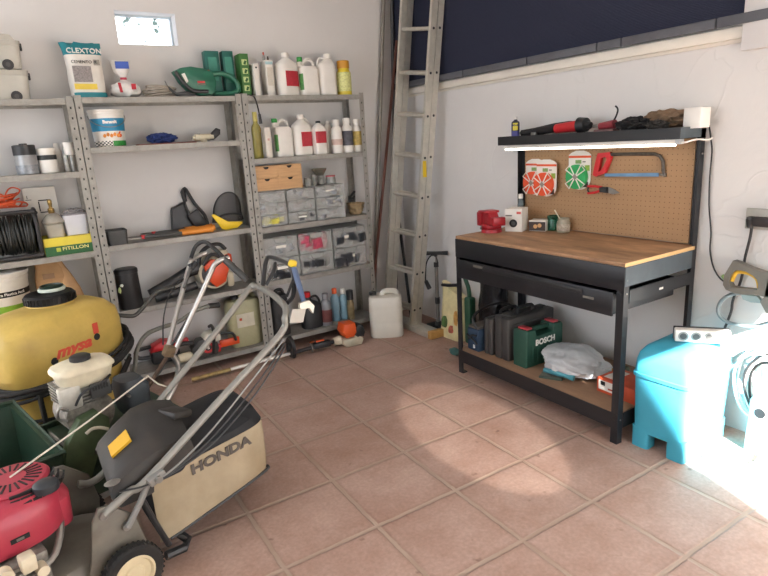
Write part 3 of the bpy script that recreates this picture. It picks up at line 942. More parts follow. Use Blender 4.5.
# ---- third shelf of the right unit: clear drawer cabinets, wooden drawers on top
zt = U3[2]
TINT = mat('drawer clutter', '#8b8f93', .6, var=.6, vs=60)
DARKC = mat('dark clutter', '#2c2f35', .6, var=.5, vs=70)
REDC = mat('pink red clutter', '#b8445c', .6, var=.5, vs=50)
def drawer_cabinet(label, xc, w, d, h, n, loc_z, yf, contents, group, wallm):
    t = thing('drawer_cabinet', label, 'drawer cabinet', (xc, yf + d / 2, loc_z), 0, group)
    s = .003
    mb = MB()
    mb.b2(-w / 2, -w / 2 + s, -d / 2, d / 2, 0, h, wallm); mb.b2(w / 2 - s, w / 2, -d / 2, d / 2, 0, h, wallm)
    mb.b2(-w / 2 + s, w / 2 - s, -d / 2, d / 2, h - s, h, wallm); mb.b2(-w / 2 + s, w / 2 - s, -d / 2, d / 2, 0, s, wallm); mb.b2(-w / 2 + s, w / 2 - s, d / 2 - s, d / 2, s, h - s, wallm)
    hh = (h - 2 * s) / n
    for k in range(1, n):
        mb.b2(-w / 2 + s, w / 2 - s, -d / 2, -d / 2 + .012, s + k * hh - .002, s + k * hh + .002, wallm)
    e = MB()
    mb.build('housing', t)
    for k in range(n):
        z0 = s + k * hh + .004; z1 = z0 + hh - .009; x = w / 2 - s - .003
        mb = MB()
        mb.b2(-x, x, -d / 2 - .003, -d / 2, z0, z1, HAZY)
        mb.b2(-x, x, -d / 2, d / 2 - .01, z0, z0 + .002, CLEAR)
        mb.b2(-x, -x + .002, -d / 2, d / 2 - .01, z0 + .002, z1 * .96, CLEAR); mb.b2(x - .002, x, -d / 2, d / 2 - .01, z0 + .002, z1 * .96, CLEAR)
        mb.prism([(-w * .2, z1), (-w * .14, z1 - hh * .22), (w * .14, z1 - hh * .22), (w * .2, z1)], .010, wallm, Matrix.Translation((0, -d / 2 - .003, 0)) @ Matrix.Rotation(PI / 2, 4, 'X'))
        dr = mb.build('drawer', t)
        cm, fh, tagm = contents[k]
        if cm:
            mb = MB()
            rnd = random.Random(int(xc * 1000) + k)
            for q in range(16 if n == 2 else 9):
                bx = rnd.uniform(-x * .75, x * .75); by = rnd.uniform(-d / 2 + .02, -d / 2 + .06); sz = rnd.uniform(.014, .03) * w / .12
                mb.box((bx, by, z0 + .004 + fh * hh * rnd.uniform(.3, .7)), (sz * 1.6, sz, fh * hh * .5), cm, .002, rot=(rnd.uniform(-.2, .2), rnd.uniform(-.5, .5), rnd.uniform(0, 3)))
            mb.build('contents', dr)
        if tagm:
            mb = MB(); mb.box((0.0, -d / 2 - .004, z1 - hh * .42), (w * .3, .0012, hh * .13), tagm); mb.build('label_strip', dr)
    return t
G4 = 'clear cabinets with three small drawers'
TAGW = mat('paper strip', '#e9e6dd', .7, var=.02)
HSE = mat('cabinet housing', '#c4c6c2', .3, var=.04, alpha=.38)
YC = mat('yellow clutter', '#d3cb55', .6, var=.2)
Lx = [at(p, 205, 'y', -.25).x for p in (258, 286.5, 315.5, 345.5)]
wz = .235
for k, (lb, cont) in enumerate([('left clear cabinet of three small drawers, yellow pack in its lowest drawer', [(YC, .8, None), (TINT, .7, None), (TINT, .6, None)]),
                                ('middle clear cabinet of three small drawers, under the wooden drawers', [(DARKC, .5, TAGW), (TINT, .7, None), (TINT, .8, None)]),
                                ('right clear cabinet of three labelled small drawers, next to the wicker basket', [(TINT, .6, None), (TINT, .8, TAGW), (TINT, .7, TAGW)])]):
    wdt = (Lx[k + 1] - Lx[k]) - .008
    h_ = at((Lx[0] and 275 + 28 * k), (193, 188, 183)[k], 'y', -.25).z - zt
    h_ = .245
    drawer_cabinet(lb, (Lx[k] + Lx[k + 1]) / 2, wdt, .2, h_, 3, zt, -.252, cont, G4, HSE)
ztop = zt + .245
# wooden mini drawers
xa, xb = at(255, 180, 'y', -.25).x, at(302, 175, 'y', -.25).x
w_, d_ = xb - xa, .17
h_ = .162
t = thing('drawer_cabinet', 'small wooden cabinet of four drawers on the clear drawer cabinets', 'drawer cabinet', ((xa + xb) / 2, -.25 + d_ / 2, ztop))
mb = MB(); s = .006
mb.b2(-w_ / 2, w_ / 2, -d_ / 2, d_ / 2, 0, s, WOOD); mb.b2(-w_ / 2, w_ / 2, -d_ / 2, d_ / 2, h_ - s, h_, WOOD)
mb.b2(-w_ / 2, -w_ / 2 + s, -d_ / 2, d_ / 2, s, h_ - s, WOOD); mb.b2(w_ / 2 - s, w_ / 2, -d_ / 2, d_ / 2, s, h_ - s, WOOD); mb.b2(-w_ / 2 + s, w_ / 2 - s, d_ / 2 - .004, d_ / 2, s, h_ - s, WOOD)
mb.b2(-.003, .003, -d_ / 2, d_ / 2 - .004, s, h_ - s, WOOD); mb.b2(-w_ / 2 + s, -.003, -d_ / 2, d_ / 2 - .004, h_ / 2 - .003, h_ / 2 + .003, WOOD); mb.b2(.003, w_ / 2 - s, -d_ / 2, d_ / 2 - .004, h_ / 2 - .003, h_ / 2 + .003, WOOD)
mb.build('cabinet', t)
for ix in (-1, 1):
    for iz in (0, 1):
        dw = w_ / 2 - s - .005; dh = h_ / 2 - s - .005
        cx_ = ix * (w_ / 4 - s / 2 + .001); z0 = (s + .001) if iz == 0 else h_ / 2 + .004
        poly = [(-dw / 2, 0), (dw / 2, 0), (dw / 2, dh)]
        for i in range(9):
            an = PI * i / 8
            poly.append((math.cos(an) * .02, dh - math.sin(an) * .016))
        poly.append((-dw / 2, dh))
        mb = MB(); mb.prism(poly, .008, WOOD, Matrix.Translation((cx_, -d_ / 2 + .009, z0)) @ Matrix.Rotation(PI / 2, 4, 'X')); 
        mb.b2(cx_ - dw / 2, cx_ + dw / 2, -d_ / 2 + .012, -d_ / 2 + .014, z0, z0 + dh, INK)
        mb.build('drawer', t)
# jars on the right cabinet
GLS = mat('jar glass', '#b9bcb4', .1, var=.2, vs=30, alpha=.45)
def jar(label, px, py, w, h, z, y, fill, lidm, lidh=.01, group='glass jars on the clear cabinets'):
    x = at(px, py, 'y', y).x
    t = thing('glass_jar', label, 'jar', (x, y, z), 0, group)
    r = w / 2
    mb = MB(); mb.lathe([(r * .9, 0), (r, .003), (r, h * .75), (r * .9, h * .85), (r * .9, h)], GLS, n=20); mb.build('jar', t)
    if fill:
        mb = MB(); mb.lathe([(r * .85, .004), (r * .92, .006), (r * .92, h * .6)], fill, n=18); mb.build('filling', t)
    if lidm:
        mb = MB(); mb.lathe([(r * .95, 0), (r * .97, lidh), (r * .9, lidh + .001)], lidm, (0, 0, h), n=20); mb.build('lid', t)
    return t
jar('short clear jar with pale lid beside the wooden drawers', 307.5, 182, .05, .05, ztop, -.2, TINT, STEEL)
jar('small clear jar with a round metal lid between two wider jars', 314, 180, .035, .065, ztop, -.19, DARKC, STEEL)
jar('clear jar under the stacked glass bowl', 320.5, 178, .055, .062, ztop, -.13, TINT, None)
t = thing('glass_bowl', 'small glass bowl stacked on jars beside the wooden drawers', 'bowl', (at(319, 170, 'y', -.13).x, -.13, ztop + .0625))
mb = MB(); mb.lathe([(.03, 0), (.052, .04), (.056, .05), (.053, .05), (.048, .038), (.028, .004), (.0, .004)], mat('smoky glass', '#7f7a6c', .1, alpha=.6), n=28, cap=False); mb.build('bowl', t)
t = jar('clear food container with a red lid on the right clear cabinet', 330.5, 178, .075, .05, ztop, -.16, TINT, mat('red lid', '#c0525a', .5), .008)
# basket and black clamp at the right end
c = at(355.5, 204, 'y', -.16).x
t = thing('wicker_basket', 'small round wicker basket at the right end of the third shelf', 'basket', (c, -.16, zt))
WK = mat('wicker', '#a58f6a', .8, var=.3, vs=60)
mb = MB(); mb.lathe([(.040, 0), (.045, .002), (.066, .075), (.069, .08), (.064, .08), (.042, .004), (0, .004)], mat('wicker weave', '#b09b78', .8, var=.3, vs=90, alpha=.75), n=30, cap=False); mb.build('woven_bowl', t)
mb = MB()
for z, r in ((.025, .052), (.05, .060), (.08, .067)):
    mb.tube([(math.cos(2 * PI * i / 30) * r, math.sin(2 * PI * i / 30) * r, z + .002 * (-1) ** i) for i in range(30)], .004, WK, 6, closed=True)
mb.build('rim', t)
c = at(349.5, 193, 'y', -.055).x
t = thing('hand_clamp', 'small black hand clamp leaning behind the wicker basket', 'clamp', (c, -.05, zt))
mb = MB(); mb.b2(-.008, .008, -.01, .01, 0, .13, BLACK, .003); mb.tube([(0, 0, .12), (.02, 0, .135), (.05, 0, .16)], .009, BLACK, 8); mb.tube([(0, 0, .11), (.03, 0, .11), (.045, 0, .125)], .008, BLACK, 8); mb.build('jaws', t)
mb = MB(); mb.cyl((-.012, -.012, .09), (.012, -.012, .10), .007, DGREY); mb.build('trigger', t)

# ---- fourth shelf of the right unit: three big clear cabinets
zt = U3[1]
G5 = 'clear cabinets with two large drawers'
Lx = [at(p, 252, 'y', -.25).x for p in (263, 299, 333.5, 366.5)]
for k, (lb, cont) in enumerate([('left large clear cabinet of two drawers beside the shelf post', [(DARKC, .5, TAGW), (TINT, .6, TAGW)]),
                                ('middle large clear cabinet of two drawers, pink things in its upper drawer', [(DARKC, .7, TAGW), (REDC, .9, None)]),
                                ('right large clear cabinet of two drawers full of black parts', [(DARKC, .9, TAGW), (DARKC, .9, TAGW)])]):
    drawer_cabinet(lb, (Lx[k] + Lx[k + 1]) / 2, (Lx[k + 1] - Lx[k]) - .008, .22, .30, 2, zt, -.25, cont, G5, HSE)

# ---- bottom shelf of the right unit
zt = U3[0]
c, w_, h_ = fitcyl(270, 286, 289, 330, -.16, zt)
jerrycan('fuel_can', 'black jerrycan behind the mower handle on the bottom shelf', 'fuel can', w_ * 1.1, .12, h_, (c, -.16, zt), 0, BLACK, BLACK)
c, w_, h_ = fitcyl(301, 321, 295, 325, -.17, zt)
t = jug('oil_can', 'black oil can with a red spout cap on the bottom shelf', 'oil can', w_, .11, h_ * 1.12, (c, -.17, zt), 0, body=BLACK, cap=RED, handle=True, neck=.3, e=3, neckx=-.3)
c, w_, h_ = fitcyl(321, 331, 293, 323, -.2, zt)
bottle('oil_bottle', 'slim silver grey oil bottle beside the black oil can', 'bottle', w_, h_, (c, -.2, zt), mat('silver plastic', '#85878a', .35, .3), mat('silver cap', '#96979a', .35, .3), mat('dark red label', '#6d3a38', .5, var=.3), capw=.6)
LB = mat('light blue fluid', '#8fb3c4', .3, var=.08, alpha=.85)
for l, r, tp, cm, lb in [(331, 339, 288, ORANGE, 'pale blue bottle with an orange cap on the bottom shelf'), (339.5, 347, 288.5, WHITE, 'pale blue bottle with a white cap beside the black spray can')]:
    c, w_, h_ = fitcyl(l, r, tp, 318, -.15, zt)
    bottle('fluid_bottle', lb, 'bottle', w_, h_, (c, -.15, zt), LB, cm, None, 'pale blue fluid bottles', capw=.55)
c, w_, h_ = fitcyl(347, 353.5, 290, 316, -.2, zt)
bottle('spray_can', 'slim spray can with black cap at right end of the bottom shelf', 'spray can', w_, h_, (c, -.2, zt), mat('bronze can', '#8a7a5a', .4, .3, var=.4, vs=30), BLACK, None, capw=.95, caph=.32)

# ---- second shelf of the middle unit
zt = U2[3]
c, w_, h_ = fitcyl(90, 125, 110, 142.5, -.15, zt)
BLUP = mat('bucket blue', '#2b8cb5', .45, var=.08)
t = bucket('paint_bucket', 'white paint bucket with blue label and checkered band on the middle shelving', w_, h_, (c, -.15, zt), WHITE,
       [('blue_band', .42, .76, BLUP, -175, -5), ('checker_band', .02, .16, checker('checkered band', '#e8e4da', '#1c1c1c', 110), -178, -88), ('green_band', .02, .16, GREEN, -87, -4)], True)
r_ = w_ / 2
text('Bananit', h_ * .12, WINK, t, (0, -r_ * .985, h_ * .66), (PI / 2 - .06, 0, 0), ext=.002, bold=.001)
mb = MB()
for k in range(5):
    mb.blob((-.035 + .018 * k, -r_ * .925 + abs(k - 2) * .002, h_ * (.30 + .03 * (k % 2))), (.010, .004, .012), mat('orange fruit print', '#d98a3a', .5, var=.3), .1, sub=1)
mb.build('fruit_print', t)
text('6', h_ * .2, ORANGE, t, (r_ * .5, -r_ * .80, h_ * .32), (PI / 2 - .06, 0, .5), ext=.002, bold=.002)
x = at(160, 138, 'y', -.15).x
mb = MB(); mb.b2(-.14, .20, -.05, .05, 0, .008, mat('reddish board', '#7a4a40', .7, var=.2), .002)
tag(mb.build('wooden_board', None, (x, -.17, zt)), 'thin reddish brown slat lying under a crumpled blue cloth', 'board')
mb = MB(); mb.blob((0, 0, .028), (.095, .06, .034), mat('blue cloth', '#26386e', .85, var=.35, vs=30), .45, 2.6, 4, 3, floor=-.028, crease=True)
tag(mb.build('cloth', None, (x + .005, -.17, zt + .0085)), 'crumpled dark blue cloth on a reddish slat', 'cloth')
xs = at(208, 134, 'y', -.15).x
t = thing('spray_gun', 'cream and black paint spray gun lying near the shelf post', 'spray gun', (xs, -.15, zt + .0), 0)
mb = MB(); mb.cyl((-.085, 0, .03), (.03, 0, .032), .022, CREAM, .019); mb.cyl((-.085, 0, .03), (-.10, 0, .03), .015, CREAM, .01); mb.cyl((-.03, 0, .0), (-.03, 0, .03), .018, CREAM); mb.cyl((-.06, 0, .02), (-.06, 0, .055), .01, STEEL); mb.build('barrel', t)
mb = MB(); mb.prism([(.0, .015), (.03, .012), (.075, .045), (.08, .075), (.055, .085), (.02, .055)], .03, BLACK, Matrix.Translation((0, .015, 0)) @ Matrix.Rotation(PI / 2, 4, 'X'), .004); mb.build('grip', t)

# ---- third shelf of the middle unit
zt = U2[2]
x = at(116, 236, 'y', -.17).x
t = thing('spade_head', 'grey metal box-shaped tray at the left end of the third shelf', 'tray', (x, -.18, zt))
mb = MB(); mb.loft([sring(0, 0, 0, .052, .07, 9), sring(0, 0, .085, .058, .075, 9), sring(0, 0, .085, .053, .07, 9), sring(0, 0, .006, .047, .065, 9)], DGREY); mb.build('tray', t)
mb = MB(); mb.box((.059, 0, .05), (.004, .03, .01), STEEL); mb.build('clip', t)
def lopper(label, l, r, pym, yc, dz, orange_from, hang):
    xa, xb = at(l, pym, 'y', yc).x, at(r, pym, 'y', yc).x
    t = thing('loppers', label, 'loppers', (xa, yc, zt), hang)
    Ln = xb - xa
    ORH = mat('orange grip', '#d9872e', .5, var=.1)
    for s, zz in ((-1, 0), (1, 0)):
        mb = MB(); mb.tube([(Ln * .18, 0, .022 + dz), (Ln * .3, s * .018, .022 + dz), (Ln * .62, s * .03, .020 + dz)], .011, DGREY, 10, smooth=3); hd = mb.build('handle', t)
        mb = MB(); mb.cyl((Ln * .62, s * .03, .020 + dz), (Ln, s * .036, .020 + dz), .0165, ORH, .019, n=14); mb.build('grip', hd)
    mb = MB(); mb.prism([(0, -.012), (Ln * .12, -.02), (Ln * .2, 0), (Ln * .1, .022), (.03, .012)], .006, STEEL, Matrix.Translation((0, 0, .02 + dz))); mb.prism([(.01, .014), (Ln * .12, .024), (Ln * .2, .004), (Ln * .12, .0)], .005, mat('dark blade', '#4a4644', .5, .6), Matrix.Translation((0, 0, .0265 + dz))); mb.build('blade', t)
    mb = MB(); mb.cyl((Ln * .19, 0, .014 + dz), (Ln * .19, 0, .036 + dz), .014, RED); mb.build('pivot', t)
lopper('orange gripped long loppers lying nearest the edge of the third shelf', 126, 213, 236, -.215, 0, .6, .05)
lopper('orange gripped loppers lying behind other loppers, against the back wall side', 138, 213, 228, -.10, 0, .55, -.03)
# face shields
MESH = mat('black mesh', '#2a2a2a', .6, var=.1, alpha=.5)
x = at(187, 215, 'y', -.09).x
t = thing('face_shield', 'black face shield with head strap leaning on the wall', 'face shield', (x - .10, -.06, zt))
mb = MB(); mb.prism([(0, 0), (.02, .15), (.035, .165), (.11, .19), (.12, .17), (.17, .0)], .006, mat('smoked visor', '#2b2b2c', .4, alpha=.88), Matrix.Translation((0, .012, 0)) @ Matrix.Rotation(PI / 2 - .12, 4, 'X')); mb.build('visor', t)
mb = MB(); mb.tube([(0, -.0, .005), (.018, .018, .15), (.04, .02, .168), (.11, .022, .195)], .007, BLACK, 8, smooth=3); mb.tube([(.11, .0, .20), (.115, .03, .27), (.13, .03, .275), (.17, .02, .18), (.22, .0, .10), (.23, -.02, .02)], .011, BLACK, 8, smooth=3); mb.tube([(.125, .03, .265), (.10, .03, .26), (.12, .0, .12), (.15, -.01, .03)], .008, BLACK, 8, smooth=3); mb.build('head_strap', t)
mb = MB(); mb.box((.165, -.02, .075), (.08, .02, .12), BLACK, .008, rot=(0, -.5, 0)); mb.build('ratchet', t)
x = at(228, 208, 'y', -.14).x
t = thing('face_shield', 'face shield with dark mesh and a bright yellow brow beside the shelf post', 'face shield', (x, -.125, zt))
mb = MB()
v = []
nA, nZ_ = 18, 8
for j in range(nZ_ + 1):
    for i in range(nA + 1):
        a = PI * (1.02 + .96 * i / nA); f_ = j / nZ_
        top = .195 * (.28 + .72 * max(0, math.sin(PI * i / nA)) ** .8)
        v.append((math.cos(a) * (.105 - .012 * f_), math.sin(a) * (.075) + .02 - .0 * f_, .045 + f_ * (top - .0)))
k0 = len(v); v += [(p[0] * .985, p[1] * .985 + .001, p[2]) for p in v]
f = []
for j in range(nZ_):
    for i in range(nA):
        a = j * (nA + 1) + i
        f.append([a, a + 1, a + nA + 2, a + nA + 1]); f.append([k0 + a, k0 + a + nA + 1, k0 + a + nA + 2, k0 + a + 1])
mb.add(v, f, MESH); mb.build('mesh_visor', t)
mb = MB(); mb.tube([v[nZ_ * (nA + 1) + i] for i in range(nA + 1)], .005, BLACK, 8); mb.tube([v[j * (nA + 1)] for j in range(nZ_ + 1)], .005, BLACK, 8); mb.tube([v[j * (nA + 1) + nA] for j in range(nZ_ + 1)], .005, BLACK, 8); mb.build('frame', t)
mb = MB()
poly = [(-.135, .11), (-.115, .112), (-.03, .055), (.07, .042), (.065, .03), (.03, .005), (-.05, .0), (-.075, .01)]
mb.prism(poly, .012, YELLOW, Matrix.Translation((0, -.062, .0)) @ Matrix.Rotation(PI / 2 + .1, 4, 'X'), .003); mb.build('brow_guard', t)
mb = MB(); mb.tube([(-.09, -.03, .06), (-.07, -.05, .09), (0, -.06, .10), (.07, -.04, .085), (.09, 0, .07)], .007, BLACK, 8, smooth=3); mb.build('head_band', t)

# ---- fourth shelf of the middle unit
zt = U2[1]
c, w_, h_ = fitcyl(115, 142, 268, 306, -.2, zt)
t = thing('black_canister', 'black cylindrical canister with a green print beside the shelf post', 'canister', (c, -.19, zt))
mb = MB(); mb.lathe([(w_ * .46, 0), (w_ * .47, .004), (w_ * .43, h_ * .88), (w_ * .45, h_ * .89), (w_ * .45, h_ * .97), (w_ * .40, h_)], BLACK, n=30); mb.build('body', t)
mb = MB(); mb.blob((-w_ * .36, -w_ * .26, h_ * .5), (.012, .008, .02), mat('pale leaf print', '#b9c98a'), .3, sub=2); mb.blob((-w_ * .27, -w_ * .35, h_ * .62), (.012, .006, .01), mat('small white print', '#c9cfc0'), .3, sub=2); mb.build('print', t)
# leaf blower
t0 = at(214, 272, 'y', -.16)
t = thing('leaf_blower', 'orange and cream petrol leaf blower with a long black tube', 'leaf blower', (t0.x, -.15, zt))
ORB = mat('blower orange', '#d4491f', .4, var=.1)
CRB = mat('blower cream', '#c9c0a6', .5, var=.1, dirt='#7d715c', dirt_amt=.4)
mb = MB(); mb.cyl((-.01, .07, .125), (-.01, -.06, .125), .105, CRB, .10, n=30); mb.cyl((-.01, -.06, .125), (-.01, -.075, .125), .085, DGREY, .06, n=30); mb.build('fan_housing', t)
mb = MB(); mb.prism([(-.085, .20), (-.03, .23), (.05, .21), (.075, .15), (.045, .07), (-.02, .04), (-.07, .10)], .035, ORB, Matrix.Translation((0, -.078, 0)) @ Matrix.Rotation(PI / 2, 4, 'X'), .01); mb.b2(.07, .12, -.06, .03, .16, .24, ORB, .012); mb.build('engine_cover', t)
mb = MB(); mb.b2(.065, .115, -.07, .04, .02, .12, CRB, .015); mb.build('fuel_tank', t)
mb = MB(); mb.b2(.03, .10, -.05, .04, .215, .27, CRB, .015); mb.build('top_cover', t)
mb = MB(); mb.tube([(-.10, -.03, .19), (-.075, -.03, .265), (-.02, -.03, .305), (.05, -.03, .31), (.09, -.03, .27)], .013, BLACK, 10, smooth=5); mb.build('handle', t)
mb = MB(); mb.tube([(-.09, -.11, .20), (-.03, -.12, .265), (.06, -.12, .21), (.11, -.10, .17)], .012, BLACK, 10, smooth=5); mb.build('handle', t)
mb = MB()
mb.tube([(-.09, .0, .17), (-.16, -.0, .155), (-.28, -.01, .105), (-.42, -.02, .055)], [.042, .036, .034, .030], BLACK, 16); mb.build('blower_tube', t)
mb = MB(); mb.tube([(-.14, -.075, .075), (-.26, -.07, .05), (-.40, -.06, .034)], [.026, .028, .03], BLACK, 16); mb.build('suction_tube', t)

# ---- bottom shelf of the middle unit
zt = U2[0]
c, w_, h_ = fitcyl(226, 261, 293, 342, -.14, zt)
t = jerrycan('fluid_can', 'pale yellowish plastic jerrycan with a small hazard label on the bottom shelf', 'jerrycan', w_ * .98, .15, h_, (c, -.13, zt), 0, mat('yellowish plastic', '#a9a583', .45, var=.08, dirt='#7d7a5c', dirt_amt=.3), BLACK, cx=-.4, e=3.5)
panel(t, 'hazard_label', -.01, h_ * .52, w_ * .5, h_ * .26, -.076, mat('pale label', '#c9c3b0', .6), .002)
panel(t, 'red_square', -w_ * .18, h_ * .55, .018, .018, -.0785, mat('orange red', '#c2512f', .6), .001)
# chainsaw
p0 = at(206, 334, 'y', -.21)
t = thing('chainsaw', 'red and white chainsaw with an orange bar cover on the bottom shelf', 'chainsaw', (p0.x, -.2, zt))
CSW = mat('chainsaw white', '#d9d4c6', .45, var=.08, dirt='#7a7060', dirt_amt=.4)
mb = MB(); mb.prism([(-.10, .01), (.055, .01), (.07, .05), (.06, .10), (.02, .135), (-.06, .13), (-.11, .08)], .09, DGREY, Matrix.Translation((0, .045, .0)) @ Matrix.Rotation(PI / 2, 4, 'X'), .012); mb.build('engine_body', t)
mb = MB(); mb.prism([(-.02, .10), (.03, .09), (.085, .10), (.09, .14), (.06, .165), (.0, .165), (-.03, .14)], .10, CSW, Matrix.Translation((0, .05, .0)) @ Matrix.Rotation(PI / 2, 4, 'X'), .015); mb.build('top_cover', t)
mb = MB(); mb.cyl((-.01, -.046, .075), (-.01, -.062, .075), .038, RED, n=26); mb.cyl((-.01, -.062, .075), (-.01, -.064, .075), .022, BLACK, n=20); 
mb.prism([(.03, .015), (.075, .02), (.085, .06), (.05, .08), (.03, .05)], .06, RED, Matrix.Translation((0, .02, .0)) @ Matrix.Rotation(PI / 2, 4, 'X'), .006); mb.prism([(.0, .12), (.05, .13), (.05, .145), (.0, .14)], .012, RED, Matrix.Translation((0, -.052, .0)) @ Matrix.Rotation(PI / 2, 4, 'X')); mb.build('red_cover', t)
text('S', .03, WINK, t, (-.01, -.0645, .075), ext=.0008, bold=.001)
mb = MB(); mb.tube([(-.10, 0, .03), (-.19, 0, .05), (-.21, 0, .09), (-.17, 0, .12), (-.09, 0, .11)], .014, BLACK, 10, smooth=4); mb.build('handle', t)
mb = MB(); mb.tube([(.02, -.06, .03), (.03, -.075, .12), (.04, -.06, .185), (.045, .0, .20), (.045, .06, .18)], .011, BLACK, 10, smooth=4); mb.build('handle', t)
mb = MB(); mb.b2(.085, .22, -.012, .012, .035, .085, mat('orange bar cover', '#e2501f', .4), .006); mb.build('bar_cover', t)
mb = MB(); mb.tube([(.06, -.03, .12), (.10, -.03, .14), (.17, -.03, .125), (.19, -.03, .07)], .009, BLACK, 8, smooth=3); mb.build('hand_guard', t)
# red hood + white bottle
p0 = at(164, 329, 'y', -.16)
t = thing('chainsaw', 'second chainsaw with a red hood, behind chrome handlebars', 'chainsaw', (p0.x, -.11, zt))
mb = MB(); mb.b2(-.10, .08, -.05, .05, 0, .09, BLACK, .02); mb.build('engine_body', t)
mb = MB(); mb.prism([(-.10, .085), (-.085, .13), (-.02, .155), (.05, .14), (.08, .09)], .10, RED, Matrix.Translation((0, .05, .0)) @ Matrix.Rotation(PI / 2, 4, 'X'), .02); mb.b2(.09, .15, -.02, .02, .08, .13, RED, .01); mb.build('hood', t)
mb = MB(); mb.tube([(-.09, 0, .05), (-.17, 0, .06), (-.18, 0, .11), (-.09, 0, .12)], .013, BLACK, 10, smooth=4); mb.build('handle', t)
p0 = at(185, 348, 'y', -.225)
t = thing('fuel_bottle', 'short cream plastic bottle lying at the edge of the bottom shelf', 'bottle', (p0.x, -.215, zt), .1)
mb = MB(); mb.M = Matrix.Translation((0, 0, .031)) @ Matrix.Rotation(PI / 2, 4, 'Y'); mb.lathe([(.026, -.05), (.03, -.046), (.03, .03), (.018, .042), (.018, .05)], CREAM, n=20); mb.build('body', t)
mb = MB(); mb.M = Matrix.Translation((0, 0, .031)) @ Matrix.Rotation(PI / 2, 4, 'Y'); mb.lathe([(.021, .05), (.021, .065), (.018, .067)], WHITE, n=20); mb.build('cap', t)

# ================================================================== left unit shelves
zt = U1[3]
c, w_, h_ = fitcyl(14, 37, 145, 171.5, -.17, zt)
t = bottle('paint_jar', 'grey jar with a wide black lid on the left shelving', 'jar', w_, h_, (c, -.17, zt), mat('silver paint jar', '#a5a7a8', .35, .3, var=.15), BLACK, mat('silver jar label', '#8b8f93', .4, .2, var=.35, vs=50), capw=1.03, caph=.34, labz=(.05, .5))
mb = MB(); mb.cyl((0, 0, h_), (0, 0, h_ + .008), .02, BLACK); mb.build('knob', t)
c, w_, h_ = fitcyl(37.5, 57, 148, 170.5, -.16, zt)
bottle('paint_jar', 'white pot with a black printed band beside the black-lidded jar', 'jar', w_, h_, (c, -.16, zt), WHITE, WHITE, mat('black printed band', '#2b2b2b', .5, var=.2), capw=1.03, caph=.14, labz=(.62, .84))
c, w_, h_ = fitcyl(55, 62, 143, 170, -.08, zt)
bottle('white_bottle', 'plain tall white bottle behind the white pot on the left shelving', 'bottle', w_ * 1.2, h_, (c, -.07, zt), WHITE, WHITE, capw=.7, caph=.14)
MET = mat('small tin metal', '#9a9892', .4, .5, var=.3, vs=40)
sm = []
for l, r, lb in [(63.5, 69.5, 'left one of two small metal tins under a white pot'), (69.8, 75.5, 'right one of two small metal tins, against the shelf post')]:
    c, w_, h_ = fitcyl(l, r, 153.5, 169, -.18, zt)
    bottle('tin', lb, 'tin', w_, h_, (c, -.18, zt), MET, MET, None, 'small metal tins on the left shelving', capw=.97, caph=.08)
c, w_, h_ = fitcyl(63, 74, 141, 153, -.18, zt)
bottle('white_pot', 'small white pot stacked on two small metal tins', 'pot', w_, .07, (c, -.18, zt + .0925), WHITE, WHITE, capw=1.02, caph=.3)

zt = U1[2]
# box with yellow and green print
xa, xb = at(44, 245, 'y', -.25).x, at(94.5, 240, 'y', -.25).x
w_ = xb - xa
h_ = at(70, 236.5, 'y', -.255).z - zt
GBX = mat('green printed carton', '#1f5a2c', .5, var=.2, vs=40)
t = carton('string_box', 'flat yellow and green carton under the white square tub', 'box', w_, .20, h_, mat('yellow carton', '#d9c53a', .5, var=.05), ((xa + xb) / 2, -.15, zt))
panel(t, 'green_band', 0, h_ * .27, w_ * .998, h_ * .52, -.10, GBX, .002)
text('FITILLON', h_ * .26, mat('pale yellow ink', '#e6dc8a', .6), t, (w_ * .10, -.1025, h_ * .35), ext=.0008, bold=.0003, sx=1.25)
panel(t, 'emblem', -w_ * .24, h_ * .33, .022, .022, -.102, mat('yellow green emblem', '#b5c04a', .6), .0012)
zb = zt + h_
c = at(53.5, 222, 'y', -.19).x
GLB = mat('lamp glass', '#b7b1a4', .15, var=.15, vs=20, alpha=.75)
t = thing('gas_lamp', 'small camping gas lamp with a glass bowl on the yellow green carton', 'lamp', (c, -.18, zb))
mb = MB(); mb.loft([sring(0, 0, 0, .042, .042, 6), sring(0, 0, .07, .048, .048, 6), sring(0, 0, .072, .046, .046, 4)], mat('frosted lamp base', '#b5b0a2', .3, alpha=.9)); mb.build('base', t)
mb = MB(); mb.lathe([(.052, .072), (.06, .085), (.055, .10), (.032, .125), (.014, .135)], GLB, n=28); mb.build('glass_bowl', t)
mb = MB(); mb.lathe([(.014, .135), (.017, .14), (.017, .16), (.009, .165), (.009, .18), (.012, .185), (.012, .205), (.006, .212)], mat('brass', '#a98d55', .35, .8), n=18); mb.build('valve', t)
c, w_, h_ = fitcyl(64.5, 87.5, 212, 237, -.16, zb)
t = thing('square_tub', 'white square plastic tub with grey lid on the yellow green carton', 'tub', (c, -.15, zb))
mb = MB(); mb.loft([sring(0, 0, 0, .058, .055, 9), sring(0, 0, h_ * .9, .066, .062, 9)], mat('bluish white plastic', '#cfd0d6', .4, var=.05)); mb.build('tub', t)
mb = MB(); mb.loft([sring(0, 0, h_ * .9, .068, .064, 9), sring(0, 0, h_ * .97, .068, .064, 9)], mat('grey lid', '#8c8788', .4)); mb.blob((0, 0, h_ * 1.02), (.055, .05, .02), mat('clear wrap', '#a8a2a0', .2, alpha=.6), .4, 3, 3, 2); mb.build('lid', t)
